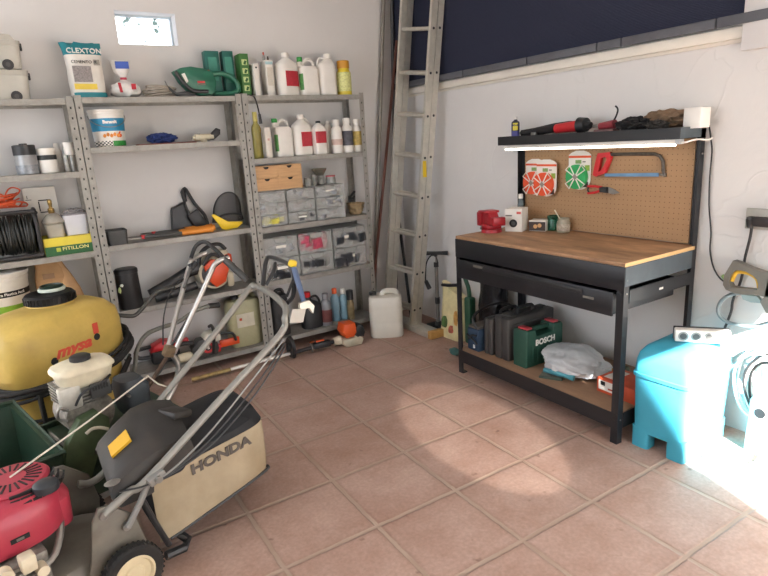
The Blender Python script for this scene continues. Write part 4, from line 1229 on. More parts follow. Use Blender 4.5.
# white box with a floodlight picture
xa, xb = at(27, 215, 'y', -.06).x, at(60, 215, 'y', -.06).x
h_ = at(42, 187, 'y', -.06).z - zt
t = carton('lamp_carton', 'tall white carton with a picture of a square floodlight behind the gas lamp', 'box', xb - xa, .038, h_, CARTON, ((xa + xb) / 2, -.030, zt), 0)
mb = MB(); mb.box((.018, -.0195, h_ * .80), (.062, .001, .006), INK); mb.box((.018, -.0195, h_ * .62), (.062, .001, .006), INK); mb.box((-.012, -.0195, h_ * .71), (.006, .001, .056), INK); mb.box((.048, -.0195, h_ * .71), (.006, .001, .05), INK); mb.box((-.06, -.0195, h_ * .82), (.03, .001, .004), GINK); mb.box((-.065, -.0195, h_ * .86), (.004, .001, .02), GINK); mb.build('picture', t)
# cable reel with orange cable on it
xr = at(42, 235, 'y', -.22).x
t = thing('cable_reel', 'black plastic cable reel wound with dark cable on the left shelving', 'cable reel', (xr - .135, -.15, zt))
mb = MB()
for sx in (-1, 1):
    xx = sx * .120
    ring = [(xx, p[0], p[1] + .135) for p in [(q[0], q[1]) for q in sring(0, 0, 0, .105, .13, 5, 28)]]
    mb.tube(ring, .011, BLACK, 10, closed=True)
    mb.cyl((xx - .005, 0, .135), (xx + .005, 0, .135), .085, BLACK, n=28)
mb.tube([(-.125, -.10, .25), (-.125, -.112, .262), (.12, -.112, .262), (.125, -.10, .25)], .012, BLACK, 10); mb.tube([(-.125, -.10, .018), (.125, -.10, .018)], .012, BLACK, 10); mb.cyl((-.115, 0, .135), (.115, 0, .135), .04, BLACK)
mb.build('frame', t)
mb = MB()
for k in range(15):
    xx = -.098 + .014 * k
    n = 26
    mb.tube([(xx + .006 * math.sin(6.3 * i / n + k), math.cos(2 * PI * i / n) * (.088 + .004 * math.sin(k * 2.3)), .135 + math.sin(2 * PI * i / n) * (.105 + .004 * math.cos(k))) for i in range(n)], .0068, mat('dark cable', '#22231f', .5), 7, closed=True)
mb.build('cable', t)
t = None
mb = MB()
OC = mat('orange cable', '#d2562e', .5, var=.12)
rnd = random.Random(3)
for k in range(9):
    pts = []
    cx_, cz_ = rnd.uniform(-.05, .01), rnd.uniform(.012, .03)
    rx, ry, tilt = rnd.uniform(.09, .13), rnd.uniform(.04, .07), rnd.uniform(-.25, .25)
    for i in range(22):
        a = 2 * PI * i / 22
        pts.append((cx_ + math.cos(a) * rx, math.sin(a) * ry + rnd.uniform(-.004, .004), max(.006, cz_ + .012 * k * .35 + math.cos(a + k) * .02 + .015 * math.sin(2 * a + k))))
    mb.tube(pts, .0045, OC, 7, closed=True)
mb.tube([(.03, .0, .03), (.05, -.02, .09), (.08, -.03, .115), (.115, -.02, .10), (.10, -.01, .075)], .004, OC, 7, smooth=5)
mb.tube([(.0, .0, .04), (.02, -.03, .085), (.045, -.02, .06), (.06, .0, .03)], .004, OC, 7, smooth=5)
tag(mb.build('extension_cord', None, (xr - .175, -.15, zt + .278)), 'tangled bright orange extension cord heaped on the black cable reel', 'cable')

zt = U1[1]
xr = at(32, 295, 'y', -.16).x
h_ = min(at(16, 270, 'y', -.2).z - zt, .345)
OP = mat('lime splash print', '#7fae36', .45, var=.3, vs=12)
t = bucket('paint_bucket', 'large white paint bucket with a lime green print behind the yellow tank', .27, h_, (xr - .135, -.145, zt), WHITE,
           [('black_band', .62, .71, INK, -178, 2), ('print', .18, .48, OP, -120, -6), ('pink_band', .0, .14, mat('pink print', '#c5a8a0', .5), -170, -10)], False)
def curved_text(body, R, z, a0, size, mt, parent, nm='lettering'):
    o = text(body, size, mt, parent, (0, 0, 0), (0, 0, 0), nm, ext=.0005, align='LEFT', bold=.0004)
    for v in o.data.vertices:
        a = a0 + v.co.x / R
        rr = R + v.co.z + .001
        v.co = Vector((math.cos(a) * rr, math.sin(a) * rr, z + v.co.y))
    return o
curved_text('Pintura Plastica Acril', .131, h_ * .665, math.radians(-115), .021, WINK, t)
curved_text('Optima', .1285, h_ * .29, math.radians(-92), .045, mat('lime ink', '#cfe08a', .5), t)
# brown paper sacks
xa, xb = at(34, 285, 'y', -.14).x, at(93, 285, 'y', -.14).x
def paper_sack(label, xc, y, w, d, h, rz, lean, mt, sd, top):
    t = thing('paper_sack', label, 'sack', (xc, y, zt), rz, 'brown paper sacks on the left shelving')
    mb = MB(); R = []
    for j in range(9):
        f_ = j / 8
        aa = w / 2 * (1 - .35 * f_ ** 3); bb = d / 2 * (1 - .8 * f_ ** 4)
        R.append([(p[0] * (1 + .10 * noise.noise(Vector((p[0] * 12, p[1] * 12, f_ * 5 + sd)))) + lean * f_, p[1] * (1 + .16 * noise.noise(Vector((p[0] * 14, f_ * 6, sd)))), f_ * h + (top * noise.noise(Vector((p[0] * 9, p[1] * 9, sd))) if j == 8 else 0)) for p in sring(0, 0, 0, aa, bb, 3, 28)])
    mb.loft(R, mt); mb.build('sack', t)
    return t
t = paper_sack('brown paper sack with a green print leaning beside the big white bucket', xa + .10, -.12, .19, .13, .36, 0, -.01, PAPER, 2, .01)
mb = MB(); mb.blob((.02, -.062, .19), (.045, .01, .018), mat('green print', '#6f9a3c', .6, var=.3), .4, sub=2); mb.box((-.02, -.06, .28), (.06, .006, .03), mat('grey brown print', '#8a6c50', .7)); mb.build('print', t)
paper_sack('crumpled plain brown paper sack slumping toward the shelf post', xb - .12, -.12, .20, .11, .36, 0, -.09, mat('light kraft paper', '#b9946c', .85, var=.15, vs=9, bump=.4, bs=16), 5, .02)

# ================================================================== WORKBENCH
def wmb(t):
    return MB(Matrix.Translation(-Vector(t.location)))
BX, BL, BR, TZ = -.555, -1.3415, -2.4686, .86
t = thing('workbench', 'black steel workbench with a wooden top and pegboard against the right wall', 'workbench', (-.28, -1.905, 0))
BENCH = t
TOPW = mat('worn bench wood', '#a5805f', .6, var=.38, vs=5, dirt='#5d3f2a', dirt_amt=.6, stretch=(3, 1, 1))
SHW = mat('bench shelf wood', '#94755c', .65, var=.15, vs=5, dirt='#6e543c', dirt_amt=.4, stretch=(3, 1, 1))
mb = wmb(t); mb.b2(BX, -.012, BR, BL, TZ - .018, TZ, TOPW, .0015); mb.build('worktop', t)
mb = wmb(t); mb.b2(BX - .001, BX + .05, BR - .0008, BR, TZ - .018, TZ - .001, mat('raw wood edge', '#d2ad78', .7)); mb.b2(BX + .05, -.03, BR - .0008, BR, TZ - .018, TZ - .001, mat('raw wood edge', '#d2ad78', .7)); mb.build('edge_strip', t)
def leg(x, y, sx, sy, h, nm='leg'):
    mb = wmb(t)
    mb.b2(x, x + sx * .036, y, y + sy * .002, 0, h, BLACKM); mb.b2(x, x + sx * .002, y + sy * .002, y + sy * .036, 0, h, BLACKM)
    mb.b2(x, x + sx * .037, y, y + sy * .037, 0, .008, BLACK)
    for z in (.12, h - .06, h - .12):
        mb.cyl((x - sx * .0005, y + sy * .018, z), (x - sx * .003, y + sy * .018, z), .005, BLACK, n=10)
        mb.cyl((x + sx * .018, y - sy * .0005, z), (x + sx * .018, y - sy * .003, z), .0045, STEEL, n=10)
    mb.build(nm, t)
leg(BX, BL, 1, -1, TZ - .019); leg(BX, BR, 1, 1, TZ - .019)
leg(-.012, BL, -1, -1, 1.405, 'back_post'); leg(-.012, BR, -1, 1, 1.405, 'back_post')
mb = wmb(t); mb.b2(BX - .003, BX, BR - .002, BL + .002, .735, TZ - .018, BLACKM, .001); mb.build('front_rail', t)
for nm, y0, y1 in (('side_rail', BL + .0, BL + .003), ('side_rail', BR - .003, BR - .0005)):
    mb = wmb(t); mb.b2(BX + .002, -.05, y0, y1, .755, TZ - .019, mat('blue grey enamel', '#4a545a', .45, .1, var=.12)); mb.b2(BX + .037, -.05, min(y0, y1), max(y0, y1), .675, .735, BLACKM)
    for zz in (.80, .70):
        mb.b2(-.30, -.27, y0 - .0006 if y0 < -2 else y0, y0, zz - .005, zz + .005, WHITE) if (zz < .75 and y0 < -2) else None
    mb.build(nm, t)
# drawer
mb = wmb(t)
mb.b2(BX - .016, BX - .003, BR + .045, BL - .03, .615, .725, BLACKM, .003)
mb.b2(BX + .01, -.10, BL - .05, BL - .047, .625, .715, BLACKM); mb.b2(BX + .01, -.10, BR + .047, BR + .05, .625, .715, BLACKM); mb.b2(BX + .01, -.10, BR + .05, BL - .05, .622, .625, BLACKM); mb.b2(BX - .003, BX + .01, BR + .047, BL - .047, .622, .715, BLACKM); mb.b2(-.10, -.097, BR + .05, BL - .05, .625, .715, BLACKM)
dr = mb.build('drawer', t)
mb = wmb(t); mb.b2(BX - .022, BX - .016, BR + .20, BL - .25, .690, .712, BLACK, .002); mb.build('handle', dr)
mb = wmb(t); mb.b2(BX - .0172, BX - .016, BL - .26, BL - .17, .70, .714, GINK); mb.b2(BX - .0172, BX - .016, BR + .14, BR + .20, .672, .684, GINK); mb.build('drawer_print', dr)
# lower shelf
mb = wmb(t); mb.b2(BX + .004, -.02, BR + .004, BL - .004, .140, .155, SHW, .001); mb.build('lower_shelf', t)
mb = wmb(t); mb.b2(BX - .002, BX, BR + .002, BL - .002, .075, .153, BLACKM); mb.b2(BX, BX + .02, BR + .036, BL - .036, .075, .077, BLACKM); mb.build('lower_rail', t)
for y0, y1 in ((BL, BL + .002), (BR - .002, BR)):
    mb = wmb(t); mb.b2(BX + .037, -.05, y0, y1, .075, .15, BLACKM); mb.build('lower_rail', t)
# pegboard
def peg_mat():
    M = mat('pegboard', '#a98662', .7, var=.06, vs=4)
    nt = M.node_tree; N = nt.nodes.new; L = nt.links; p = nt.nodes['Principled BSDF']
    base = p.inputs['Base Color'].links[0].from_socket
    tc = N('ShaderNodeTexCoord'); mp = N('ShaderNodeMapping'); mp.inputs['Scale'].default_value = (1 / .0254,) * 3
    fr = N('ShaderNodeVectorMath'); fr.operation = 'FRACTION'
    sb = N('ShaderNodeVectorMath'); sb.operation = 'SUBTRACT'; sb.inputs[1].default_value = (.5, .5, .5)
    ml = N('ShaderNodeVectorMath'); ml.operation = 'MULTIPLY'; ml.inputs[1].default_value = (0, 1, 1)
    ln = N('ShaderNodeVectorMath'); ln.operation = 'LENGTH'
    cp = N('ShaderNodeMath'); cp.operation = 'LESS_THAN'; cp.inputs[1].default_value = .10
    mx = N('ShaderNodeMixRGB'); mx.inputs['Color2'].default_value = lin('#6a4e36')
    L.new(tc.outputs['Object'], mp.inputs[0]); L.new(mp.outputs[0], fr.inputs[0]); L.new(fr.outputs[0], sb.inputs[0]); L.new(sb.outputs[0], ml.inputs[0]); L.new(ml.outputs[0], ln.inputs[0]); L.new(ln.outputs['Value'], cp.inputs[0])
    L.new(cp.outputs[0], mx.inputs['Fac']); L.new(base, mx.inputs['Color1']); L.new(mx.outputs[0], p.inputs['Base Color'])
    return M
mb = wmb(t); mb.b2(-.022, -.016, BR + .0365, BL - .0365, TZ + .004, 1.355, peg_mat()); mb.build('pegboard', t)
# top tray
SXF = -.2126
mb = wmb(t)
mb.b2(SXF, -.008, BR, BL, 1.357, 1.36, BLACKM); mb.b2(SXF, SXF + .002, BR, BL, 1.36, 1.407, BLACKM); mb.b2(SXF + .002, -.008, BL - .002, BL, 1.36, 1.407, BLACKM); mb.b2(-.010, -.008, BR + .002, BL - .002, 1.36, 1.407, BLACKM)
mb.b2(SXF + .002, -.010, BL - .003, BR + .003, 1.397, 1.399, BLACKM)
mb.b2(SXF + .002, -.012, BR, BR + .002, 1.36, 1.407, mat('blue grey enamel', '#4a545a'))
mb.build('top_shelf', t)
TS = 1.399
# LED batten
tl = thing('tube_light', 'lit slim white LED tube fixed under the black top shelf', 'light', (-.185, -1.91, 1.335))
mb = wmb(tl); mb.b2(-.20, -.17, -2.44, -1.378, 1.338, 1.3565, WHITE, .002); mb.build('housing', tl)
mb = wmb(tl); mb.cyl((-.188, -2.435, 1.333), (-.188, -1.383, 1.333), .0065, emis('lit diffuser', (1, .93, .80, 1), 9.0), n=14); mb.build('diffuser', tl)
mb = wmb(tl); mb.b2(-.202, -.170, -2.462, -2.441, 1.335, 1.356, mat('clear grey end cap', '#b9bcbd', .3)); mb.build('end_cap', tl)
mb = wmb(tl); mb.tube([(-.186, -2.462, 1.342), (-.182, -2.48, 1.343), (-.14, -2.488, 1.350), (-.09, -2.488, 1.350), (-.03, -2.490, 1.345), (-.012, -2.50, 1.352)], .004, WHITE, 8, smooth=5); mb.build('power_cord', tl)

# hanging trimmer line packs: card + spool with white clips
def line_pack(label, y, z, spool, cardx, z_w=.150, z_h=.215, yaw=0):
    t = thing('trimmer_line_pack', label, 'trimmer line', (cardx, y, z), -PI / 2 + yaw, 'trimmer line spools hanging on the pegboard')
    hw, hh = z_w / 2, z_h
    poly = [(-hw, .06)]
    for i in range(13):
        a = PI + PI * i / 12
        poly.append((math.cos(a) * hw, .055 + math.sin(a) * .055))
    poly += [(hw, hh - .025), (hw * .75, hh - .012), (hw * .35, hh - .002), (-hw * .35, hh - .002), (-hw * .75, hh - .012), (-hw, hh - .025)]
    R90 = Matrix.Rotation(PI / 2, 4, 'X')
    mb = MB(); mb.prism(poly, .002, mat('card white', '#e4e0d8', .6, var=.03), R90); 
    mb.box((0, -.0025, hh - .035), (z_w, .001, .012), mat('card orange band', '#dd5a32', .6)); mb.box((.03, -.0025, hh - .062), (.02, .001, .006), GINK); mb.box((-.008, -.0025, hh - .062), (.04, .001, .02), mat('tiny leaf picture', '#7c9a5c', .6, var=.5, vs=120)); mb.box((hw * .7, -.0025, hh - .095), (.03, .001, .03), mat('green corner print', '#8fae4a', .6, var=.3, vs=60)); mb.box((hw * .6, -.0025, .03), (.03, .001, .03), mat('dark corner print', '#4a3c34', .6, var=.4, vs=60))
    mb.build('card', t)
    mb = MB(); mb.cyl((-.008, -.003, .072), (-.008, -.026, .072), hw * .90, spool, n=30); sp = mb.build('spool', t)
    mb = MB()
    mb.lathe([(.016, 0), (.018, .003), (.014, .004)], mat('spool core', '#9a8f86', .5), (0, 0, 0), M=Matrix.Translation((-.008, -.026, .072)) @ R90)
    for k in range(4):
        a = PI / 4 + k * PI / 2
        ca, sa = math.cos(a), math.sin(a)
        P = lambda r, w: (-.008 + ca * r - sa * w, -.029, .072 + sa * r + ca * w)
        mb.tube([P(.014, .004), P(hw * .98, .019), P(hw * .98, -.019), P(.014, -.004)], .0035, WHITE, 6, closed=True)
    mb.build('clip', sp)
    return t
ORS = mat('orange trimmer line', '#e0552f', .5, var=.08)
p1 = at(558.5, 205, 'x', -.04)
def yz(px, py, x=-.045): return at(px, py, 'x', x)
q = yz(535, 199, -.028); line_pack('orange spool of trimmer line on its card, partly covered by another orange spool', yz(533, 190).y, yz(533, 195).z, ORS, -.026)
q = yz(548, 199, -.05); line_pack('orange spool of trimmer line on its card, hanging in front of another orange spool', yz(546, 190, -.058).y, yz(547, 196.5, -.058).z, ORS, -.055)
line_pack('green spool of trimmer line on its white card on the pegboard', yz(577, 185).y, yz(577.5, 190).z, mat('green trimmer line', '#2fa45c', .5, var=.08), -.026)

# hacksaw
a0 = yz(595, 165); a1 = yz(664, 165)
t = thing('hacksaw', 'hacksaw with a red grip and blue blade hanging on the pegboard', 'hacksaw', (-.03, (a0.y + a1.y) / 2, yz(630, 172).z))
def HP(px, py):
    p = yz(px, py, -.035); return (-.035 + .03, p.y - t.location.y, p.z - t.location.z)
Fx = Matrix(((0, 0, 1, 0), (1, 0, 0, 0), (0, 1, 0, 0), (0, 0, 0, 1)))
def prof(pts): return [HP(*p)[1:] for p in pts]
def ringprism(mb, outer, inner, th, mt, x):
    n = len(outer)
    v = []
    for xx in (x - th / 2, x + th / 2):
        v += [(xx, a, b) for a, b in outer] + [(xx, a, b) for a, b in inner]
    f = []
    for i in range(n):
        j = (i + 1) % n
        f += [[i, j, n + j, n + i], [2 * n + i, 3 * n + i, 3 * n + j, 2 * n + j], [i, 2 * n + i, 2 * n + j, j], [n + i, n + j, 3 * n + j, 3 * n + i]]
    mb.add(v, f, mt)
mb = MB(); ringprism(mb, prof([(599, 153), (611, 152), (612, 158), (606, 173), (597, 176.5), (594, 175), (596, 164)]), prof([(602, 158), (607, 157), (608, 160), (603, 169), (600, 172), (599.5, 171), (601, 164)]), .02, RED, -.006); mb.build('grip', t)
SAWM = mat('worn saw frame', '#57514a', .5, .4, var=.4, vs=60)
mb = MB(); mb.tube([HP(611, 154.5), HP(628, 154), HP(655, 154), HP(660, 156), HP(663, 161), HP(663.5, 174)], .0085, SAWM, 8); mb.build('frame', t)
mb = MB(); mb.prism(prof([(605, 173.5), (659, 172.8), (659, 176.5), (605, 176.5)]), .003, mat('blue saw blade', '#6b93b5', .4, .3), Matrix.Translation((-.008, 0, 0)) @ Fx); mb.build('blade', t)
mb = MB(); mb.cyl(HP(660, 174.5), HP(666, 175.5), .006, STEEL, n=12); mb.box(HP(665, 175), (.012, .004, .02), STEEL, rot=(.5, 0, 0)); mb.build('wing_nut', t)
# secateurs
t = thing('secateurs', 'red handled secateurs hanging below the hacksaw on the pegboard', 'secateurs', (-.03, yz(602, 189).y, yz(602, 189).z))
mb = MB(); mb.tube([HP(588, 186.3), HP(595, 186.2), HP(602, 187.5)], .007, RED, 8); mb.tube([HP(588, 193.2), HP(595, 192.5), HP(602, 190)], .007, RED, 8); mb.build('grip', t)
mb = MB(); mb.tube([HP(589, 187), HP(587.5, 190), HP(589, 192.5)], .004, BLACK, 8); mb.cyl((HP(606, 189.5)[0] - .014, *HP(606, 189.5)[1:]), (HP(606, 189.5)[0] + .004, *HP(606, 189.5)[1:]), .014, BLACK, n=16); mb.prism(prof([(600, 187), (609, 187), (609, 193), (600, 192)]), .01, BLACK, Matrix.Translation((-.012, 0, 0)) @ Fx); mb.build('body', t)
mb = MB(); mb.prism(prof([(609, 187), (614, 189), (620, 192.8), (613, 194.3), (608, 192.5)]), .004, STEEL, Matrix.Translation((-.01, 0, 0)) @ Fx); mb.build('blade', t)
# small clear hanging bottle at the left end
p = yz(523, 203, -.04)
t = bottle('small_bottle', 'tiny clear bottle with a white cap standing behind the white camera carton', 'bottle', .04, at(523, 193.5, 'x', -.04).z - TZ, (-.06, p.y, TZ), mat('dark clear bottle', '#6d777a', .2, alpha=.7), WHITE, capw=.7, caph=.14)

# goods on the worktop
p = at(487, 232, 'z', TZ)
t = thing('bench_vise', 'bright red bench vise at the left end of the worktop', 'vise', (-.33, -1.405, TZ), -PI / 2 - .25)
VR = mat('vise red', '#a8232d', .35, .1, var=.1)
mb = MB(); mb.cyl((0, 0, 0), (0, 0, .018), .062, VR, .058, n=28); mb.b2(-.035, .035, -.05, .05, .018, .05, VR, .006); mb.build('base', t)
mb = MB(); mb.prism([(-.06, .045), (.075, .045), (.085, .075), (.045, .085), (.02, .12), (-.03, .125), (-.06, .11)], .06, VR, Matrix.Translation((0, .03, 0)) @ Matrix.Rotation(PI / 2, 4, 'X'), .006); mb.build('fixed_jaw', t)
mb = MB(); mb.b2(-.105, -.066, -.045, .045, .03, .115, VR, .008); mb.b2(-.066, -.0, -.018, .018, .05, .085, VR); mb.build('moving_jaw', t)
mb = MB(); mb.b2(-.075, .01, -.05, .05, .112, .126, VR, .004); mb.b2(.06, .10, -.04, .04, .045, .095, VR, .006); mb.build('anvil', t)
mb = MB(); mb.cyl((-.135, 0, .06), (-.10, 0, .06), .012, STEEL); mb.cyl((-.128, 0, .0), (-.128, 0, .10), .0055, STEEL, n=10); mb.blob((-.128, 0, .0985), (.009, .009, .009), STEEL, 0, sub=2); mb.blob((-.128, 0, .006), (.009, .009, .009), STEEL, 0, sub=2); mb.build('handle', t)
# white camera carton
t = carton('camera_carton', 'white carton with a picture of a dark lens, beside the red vise', 'box', .105, .105, .135, CARTON, (-.205, -1.487, TZ), -PI / 2 + .42)
mb = MB(); mb.cyl((.0, -.0527, .05), (.0, -.0537, .05), .024, INK, n=24); mb.cyl((.0, -.0537, .05), (.0, -.0542, .05), .012, DGREY, n=20); mb.build('picture', t)
panel(t, 'red_mark', .033, .112, .026, .014, -.0525, mat('faded red print', '#c4584f', .6)); panel(t, 'print', -.028, .095, .04, .008, -.0525, GINK)
# dark brown carton with white top
t = carton('bulb_carton', 'small white and dark brown carton between the camera carton and green jar', 'box', .10, .09, .062, CARTON, (-.115, -1.585, TZ), -PI / 2 + .42)
panel(t, 'dark_panel', 0, .029, .098, .052, -.045, mat('dark brown print', '#33241c', .5, var=.3, vs=30), .001)
mb = MB(); [mb.cyl((-.01 + .025 * k, -.0462, .028 + .006 * (k % 2)), (-.01 + .025 * k, -.0470, .028 + .006 * (k % 2)), .012, mat('amber glow print', '#c99a63', .5), n=16) for k in range(2)]; mb.build('picture', t)
def at_t(px, py): return at(px, py, 'z', TZ)
t = thing('green_jar', 'dark green glass jar on the worktop beside a jar of brushes', 'jar', (-.065, -1.645, TZ))
GG = mat('green glass', '#23614a', .15, var=.15, alpha=.85)
mb = MB(); mb.lathe([(.034, 0), (.037, .004), (.037, .055), (.034, .066), (.036, .07), (.036, .085), (.031, .085), (.031, .06), (.033, .006), (0, .005)], GG, n=28, cap=False); mb.build('jar', t)
t = thing('brush_jar', 'clear glass jar with printed label and one thin stick standing in it', 'jar', (-.085, -1.737, TZ))
mb = MB(); mb.lathe([(.034, 0), (.038, .004), (.038, .055), (.033, .066), (.034, .072), (.034, .08), (.029, .08), (.029, .064), (.033, .006), (0, .005)], mat('cloudy jar glass', '#b0aa96', .15, var=.2, alpha=.7), n=28, cap=False); mb.build('jar', t)
mb = MB(); wrap(mb, .038, .038, 2, .012, .048, mat('printed jar label', '#a79c8c', .6, var=.5, vs=90), -220, -80, n=16); mb.build('label', t)
tag(MB().tube([(.01, 0, .008), (-.004, .022, .07), (-.02, .05, .125)], .0032, mat('pale stick', '#d8cfba', .6), 7).build('stick', None, (-.085, -1.737, TZ)), 'thin pale wooden stick leaning in the clear glass jar', 'stick')

# goods on the top shelf
p = at(515.5, 136, 'x', -.15)
t = bottle('spray_can', 'small dark blue and yellow spray can at the left end of top shelf', 'spray can', .048, .115, (-.15, p.y, TS), mat('navy can', '#25283f', .35, .2), mat('white nozzle', '#d8d4cc', .5), None, capw=.45, caph=.12)
mb = MB(); wrap(mb, .024, .024, 2, .04, .082, mat('yellow can print', '#cdbf3c', .5), -215, -145, n=10); wrap(mb, .024, .024, 2, .006, .036, mat('violet can print', '#4a4a8e', .5), -240, -120, n=14); mb.build('label', t)
t.rotation_euler.z = .75
o = text('WD-40', .0125, mat('navy ink', '#1c2150', .6), t, (-.0262, 0.002, .068), (PI / 2, 0, -PI / 2), ext=.0005, bold=.0008)
DK = mat('black fabric', '#1e1d1e', .85, var=.3, vs=30)
pa, pb = at(521, 130, 'x', -.12).y, at(620, 128, 'x', -.12).y
def ty(px): return at(px, 128, 'x', -.12).y
t = thing('angle_grinder', 'black and red power tool lying on the top shelf next to the spray can', 'power tool', (-.12, ty(555), TS))
Y = lambda px: ty(px) - t.location.y
mb = MB(); mb.tube([(0, Y(522), .022), (0, Y(535), .026), (0, Y(555), .040), (0, Y(570), .052), (0, Y(574), .052)], [.018, .022, .026, .02, .016], DK, 12); mb.build('handle', t)
mb = MB(); mb.cyl((-.012, Y(558), .035), (-.012, Y(585), .044), .025, RED, .03, n=18); mb.build('motor_body', t)
mb = MB(); mb.cyl((-.012, Y(581), .045), (-.012, Y(588), .046), .041, BLACK, .035, n=22); mb.cyl((-.012, Y(588), .046), (-.012, Y(592), .040), .018, BLACK, n=14); mb.build('head', t)
mb = MB(); mb.box((-.055, Y(541), .012), (.02, .035, .02), STEEL, .003); mb.build('key', t)
t = thing('jigsaw_tool', 'dark red hand tool with a curved black cable on the top shelf', 'power tool', (-.12, ty(608), TS))
DRD = mat('dark red plastic', '#8a2a34', .45, var=.2)
mb = MB(); mb.cyl((0, Y(600), .032), (0, Y(615), .04), .018, DRD, .022, n=16); mb.b2(-.03, .02, Y(617), Y(597), .0, .018, mat('grey red mix', '#7b5a58', .5, var=.3), .004); mb.build('body', t)
mb = MB(); mb.cyl((0, Y(593), .036), (0, Y(600), .036), .008, STEEL, n=12); mb.build('spindle', t)
mb = MB(); mb.tube([(0, Y(612), .05), (0, Y(615), .07), (0, Y(617), .10), (0, Y(616.5), .115), (0, Y(614.5), .125)], .0045, BLACK, 8, smooth=4); mb.build('cable', t)
p = at(640, 125, 'x', -.11)
mb = MB(); mb.blob((0, 0, .032), (.06, .10, .036), DK, .5, 2.2, 4, 8, floor=-.032, crease=True); tag(mb.build('black_cloth', None, (-.12, ty(634), TS)), 'crumpled black fabric pouch on the top shelf', 'cloth')
mb = MB(); mb.blob((0, 0, .042), (.05, .14, .052), mat('brown fabric', '#7d6650', .9, var=.25, vs=20), .45, 2.2, 4, 5, floor=-.042, crease=True); tag(mb.build('brown_cloth', None, (-.06, ty(660), TS)), 'crumpled brown cloth behind the black pouch on the top shelf', 'cloth')
mb = MB(); mb.blob((0, 0, .022), (.035, .06, .026), mat('dark grey fabric', '#37332f', .9, var=.3, vs=25), .5, 2.6, 4, 2, floor=-.022, crease=True); tag(mb.build('grey_cloth', None, (-.165, ty(663), TS)), 'small dark grey rag near the front edge of the top shelf', 'cloth')
p = at(697, 116, 'x', -.10)
t = carton('white_box', 'plain white box at the right end of the top shelf', 'box', .078, .08, .088, mat('plain white box', '#e6e3dc', .5, var=.02), (-.10, p.y, TS), -PI / 2, None, .004)

# ---- lower shelf goods
LZ = .155
def suitcase(name, label, cat, y, d, h, x0, x1, mt, handle=True, rz=0, group=None):
    t = thing(name, label, cat, ((x0 + x1) / 2, y, LZ), rz, group)
    w_ = x1 - x0
    for s in (-1, 1):
        mb = MB(); mb.box((0, s * (d / 4 + .0005), h / 2), (w_, d / 2 - .001, h), mt, .010, seg=3)
        mb.box((0, s * (d / 2 + .002), h * .5), (w_ * .82, .006, h * .72), mt, .003)
        mb.build('shell', t)
    if handle:
        mb = MB(); mb.tube([(-.06, 0, h - .004), (-.055, 0, h + .03), (.055, 0, h + .03), (.06, 0, h - .004)], .010, BLACK, 10, smooth=4); mb.build('handle', t)
    return t
CG = mat('grey case plastic', '#3c3b3b', .5, var=.12, dirt='#6a645c', dirt_amt=.3)
# blue tool bag
NB = mat('blue tool bag', '#243a52', .7, var=.2, vs=30)
t = thing('tool_bag', 'dark blue tool bag with a black strap at the left end of lower shelf', 'tool bag', (-.33, -1.425, LZ))
mb = MB(); mb.box((0, 0, .07), (.36, .10, .14), NB, .008); mb.build('bag', t)
mb = MB(); mb.box((0, .0, .148), (.352, .092, .02), mat('grey bag lid', '#57524c', .7, var=.2), .008); mb.build('lid', t)
mb = MB(); mb.tube([(-.17, -.03, .145), (-.175, .0, .20), (-.10, .02, .235), (.05, .02, .25), (.14, 0, .22), (.15, 0, .15)], .009, BLACK, 10, smooth=4); mb.build('handle', t)
mb = MB(); mb.tube([(-.186, .045, .095), (-.189, .01, .085), (-.188, -.03, .065), (-.186, -.045, .05)], .006, BLACK, 8, smooth=3); mb.tube([(-.186, .03, .07), (-.189, .0, .10), (-.187, -.04, .105)], .006, BLACK, 8, smooth=3); mb.build('strap', t)
text('B', .028, WINK, t, (-.1815, -.012, .028), (PI / 2, 0, -PI / 2), ext=.001, bold=.002)
suitcase('tool_case', 'thinner of two dark grey plastic tool cases, next to the blue bag', 'tool case', -1.535, .068, .225, -.49, -.15, CG, True)
c2 = suitcase('tool_case', 'thicker dark grey plastic tool case with latches, next to the green case', 'tool case', -1.645, .115, .255, -.485, -.11, CG, True)
mb = MB(); mb.box((-.12, 0, .257), (.05, .06, .012), DGREY, .004); mb.box((.10, 0, .257), (.05, .06, .012), DGREY, .004); mb.build('latch', c2)
GC = mat('green case plastic', '#1f4a3c', .5, var=.1)
t = thing('tool_case', 'dark green tool case with red latches on the lower shelf', 'tool case', (-.335, -1.785, LZ), .0)
mb = MB()
poly = [(-.145, 0), (.145, 0), (.145, .20), (.135, .215), (.075, .215), (.065, .175), (-.065, .175), (-.075, .215), (-.135, .215), (-.145, .20)]
mb.prism(poly, .105, GC, Matrix.Translation((0, .0525, 0)) @ Matrix.Rotation(PI / 2, 4, 'X'), .008, 3); mb.build('shell', t)
mb = MB(); mb.box((0, 0, .200), (.15, .03, .024), GC, .008); mb.build('handle', t)
for s in (-1, 1):
    mb = MB(); mb.box((s * .105, 0, .218), (.04, .07, .014), mat('red latch', '#b8434c', .4), .004); mb.build('latch', t)
mb = MB(); [mb.box((-.095 + .038 * k, -.0535, .075), (.008, .006, .10), GC, .002) for k in range(6)]; mb.build('ribs', t)
text('BOSCH', .046, WINK, t, (.0, -.0535, .135), ext=.001, bold=.002, spacing=1.05)
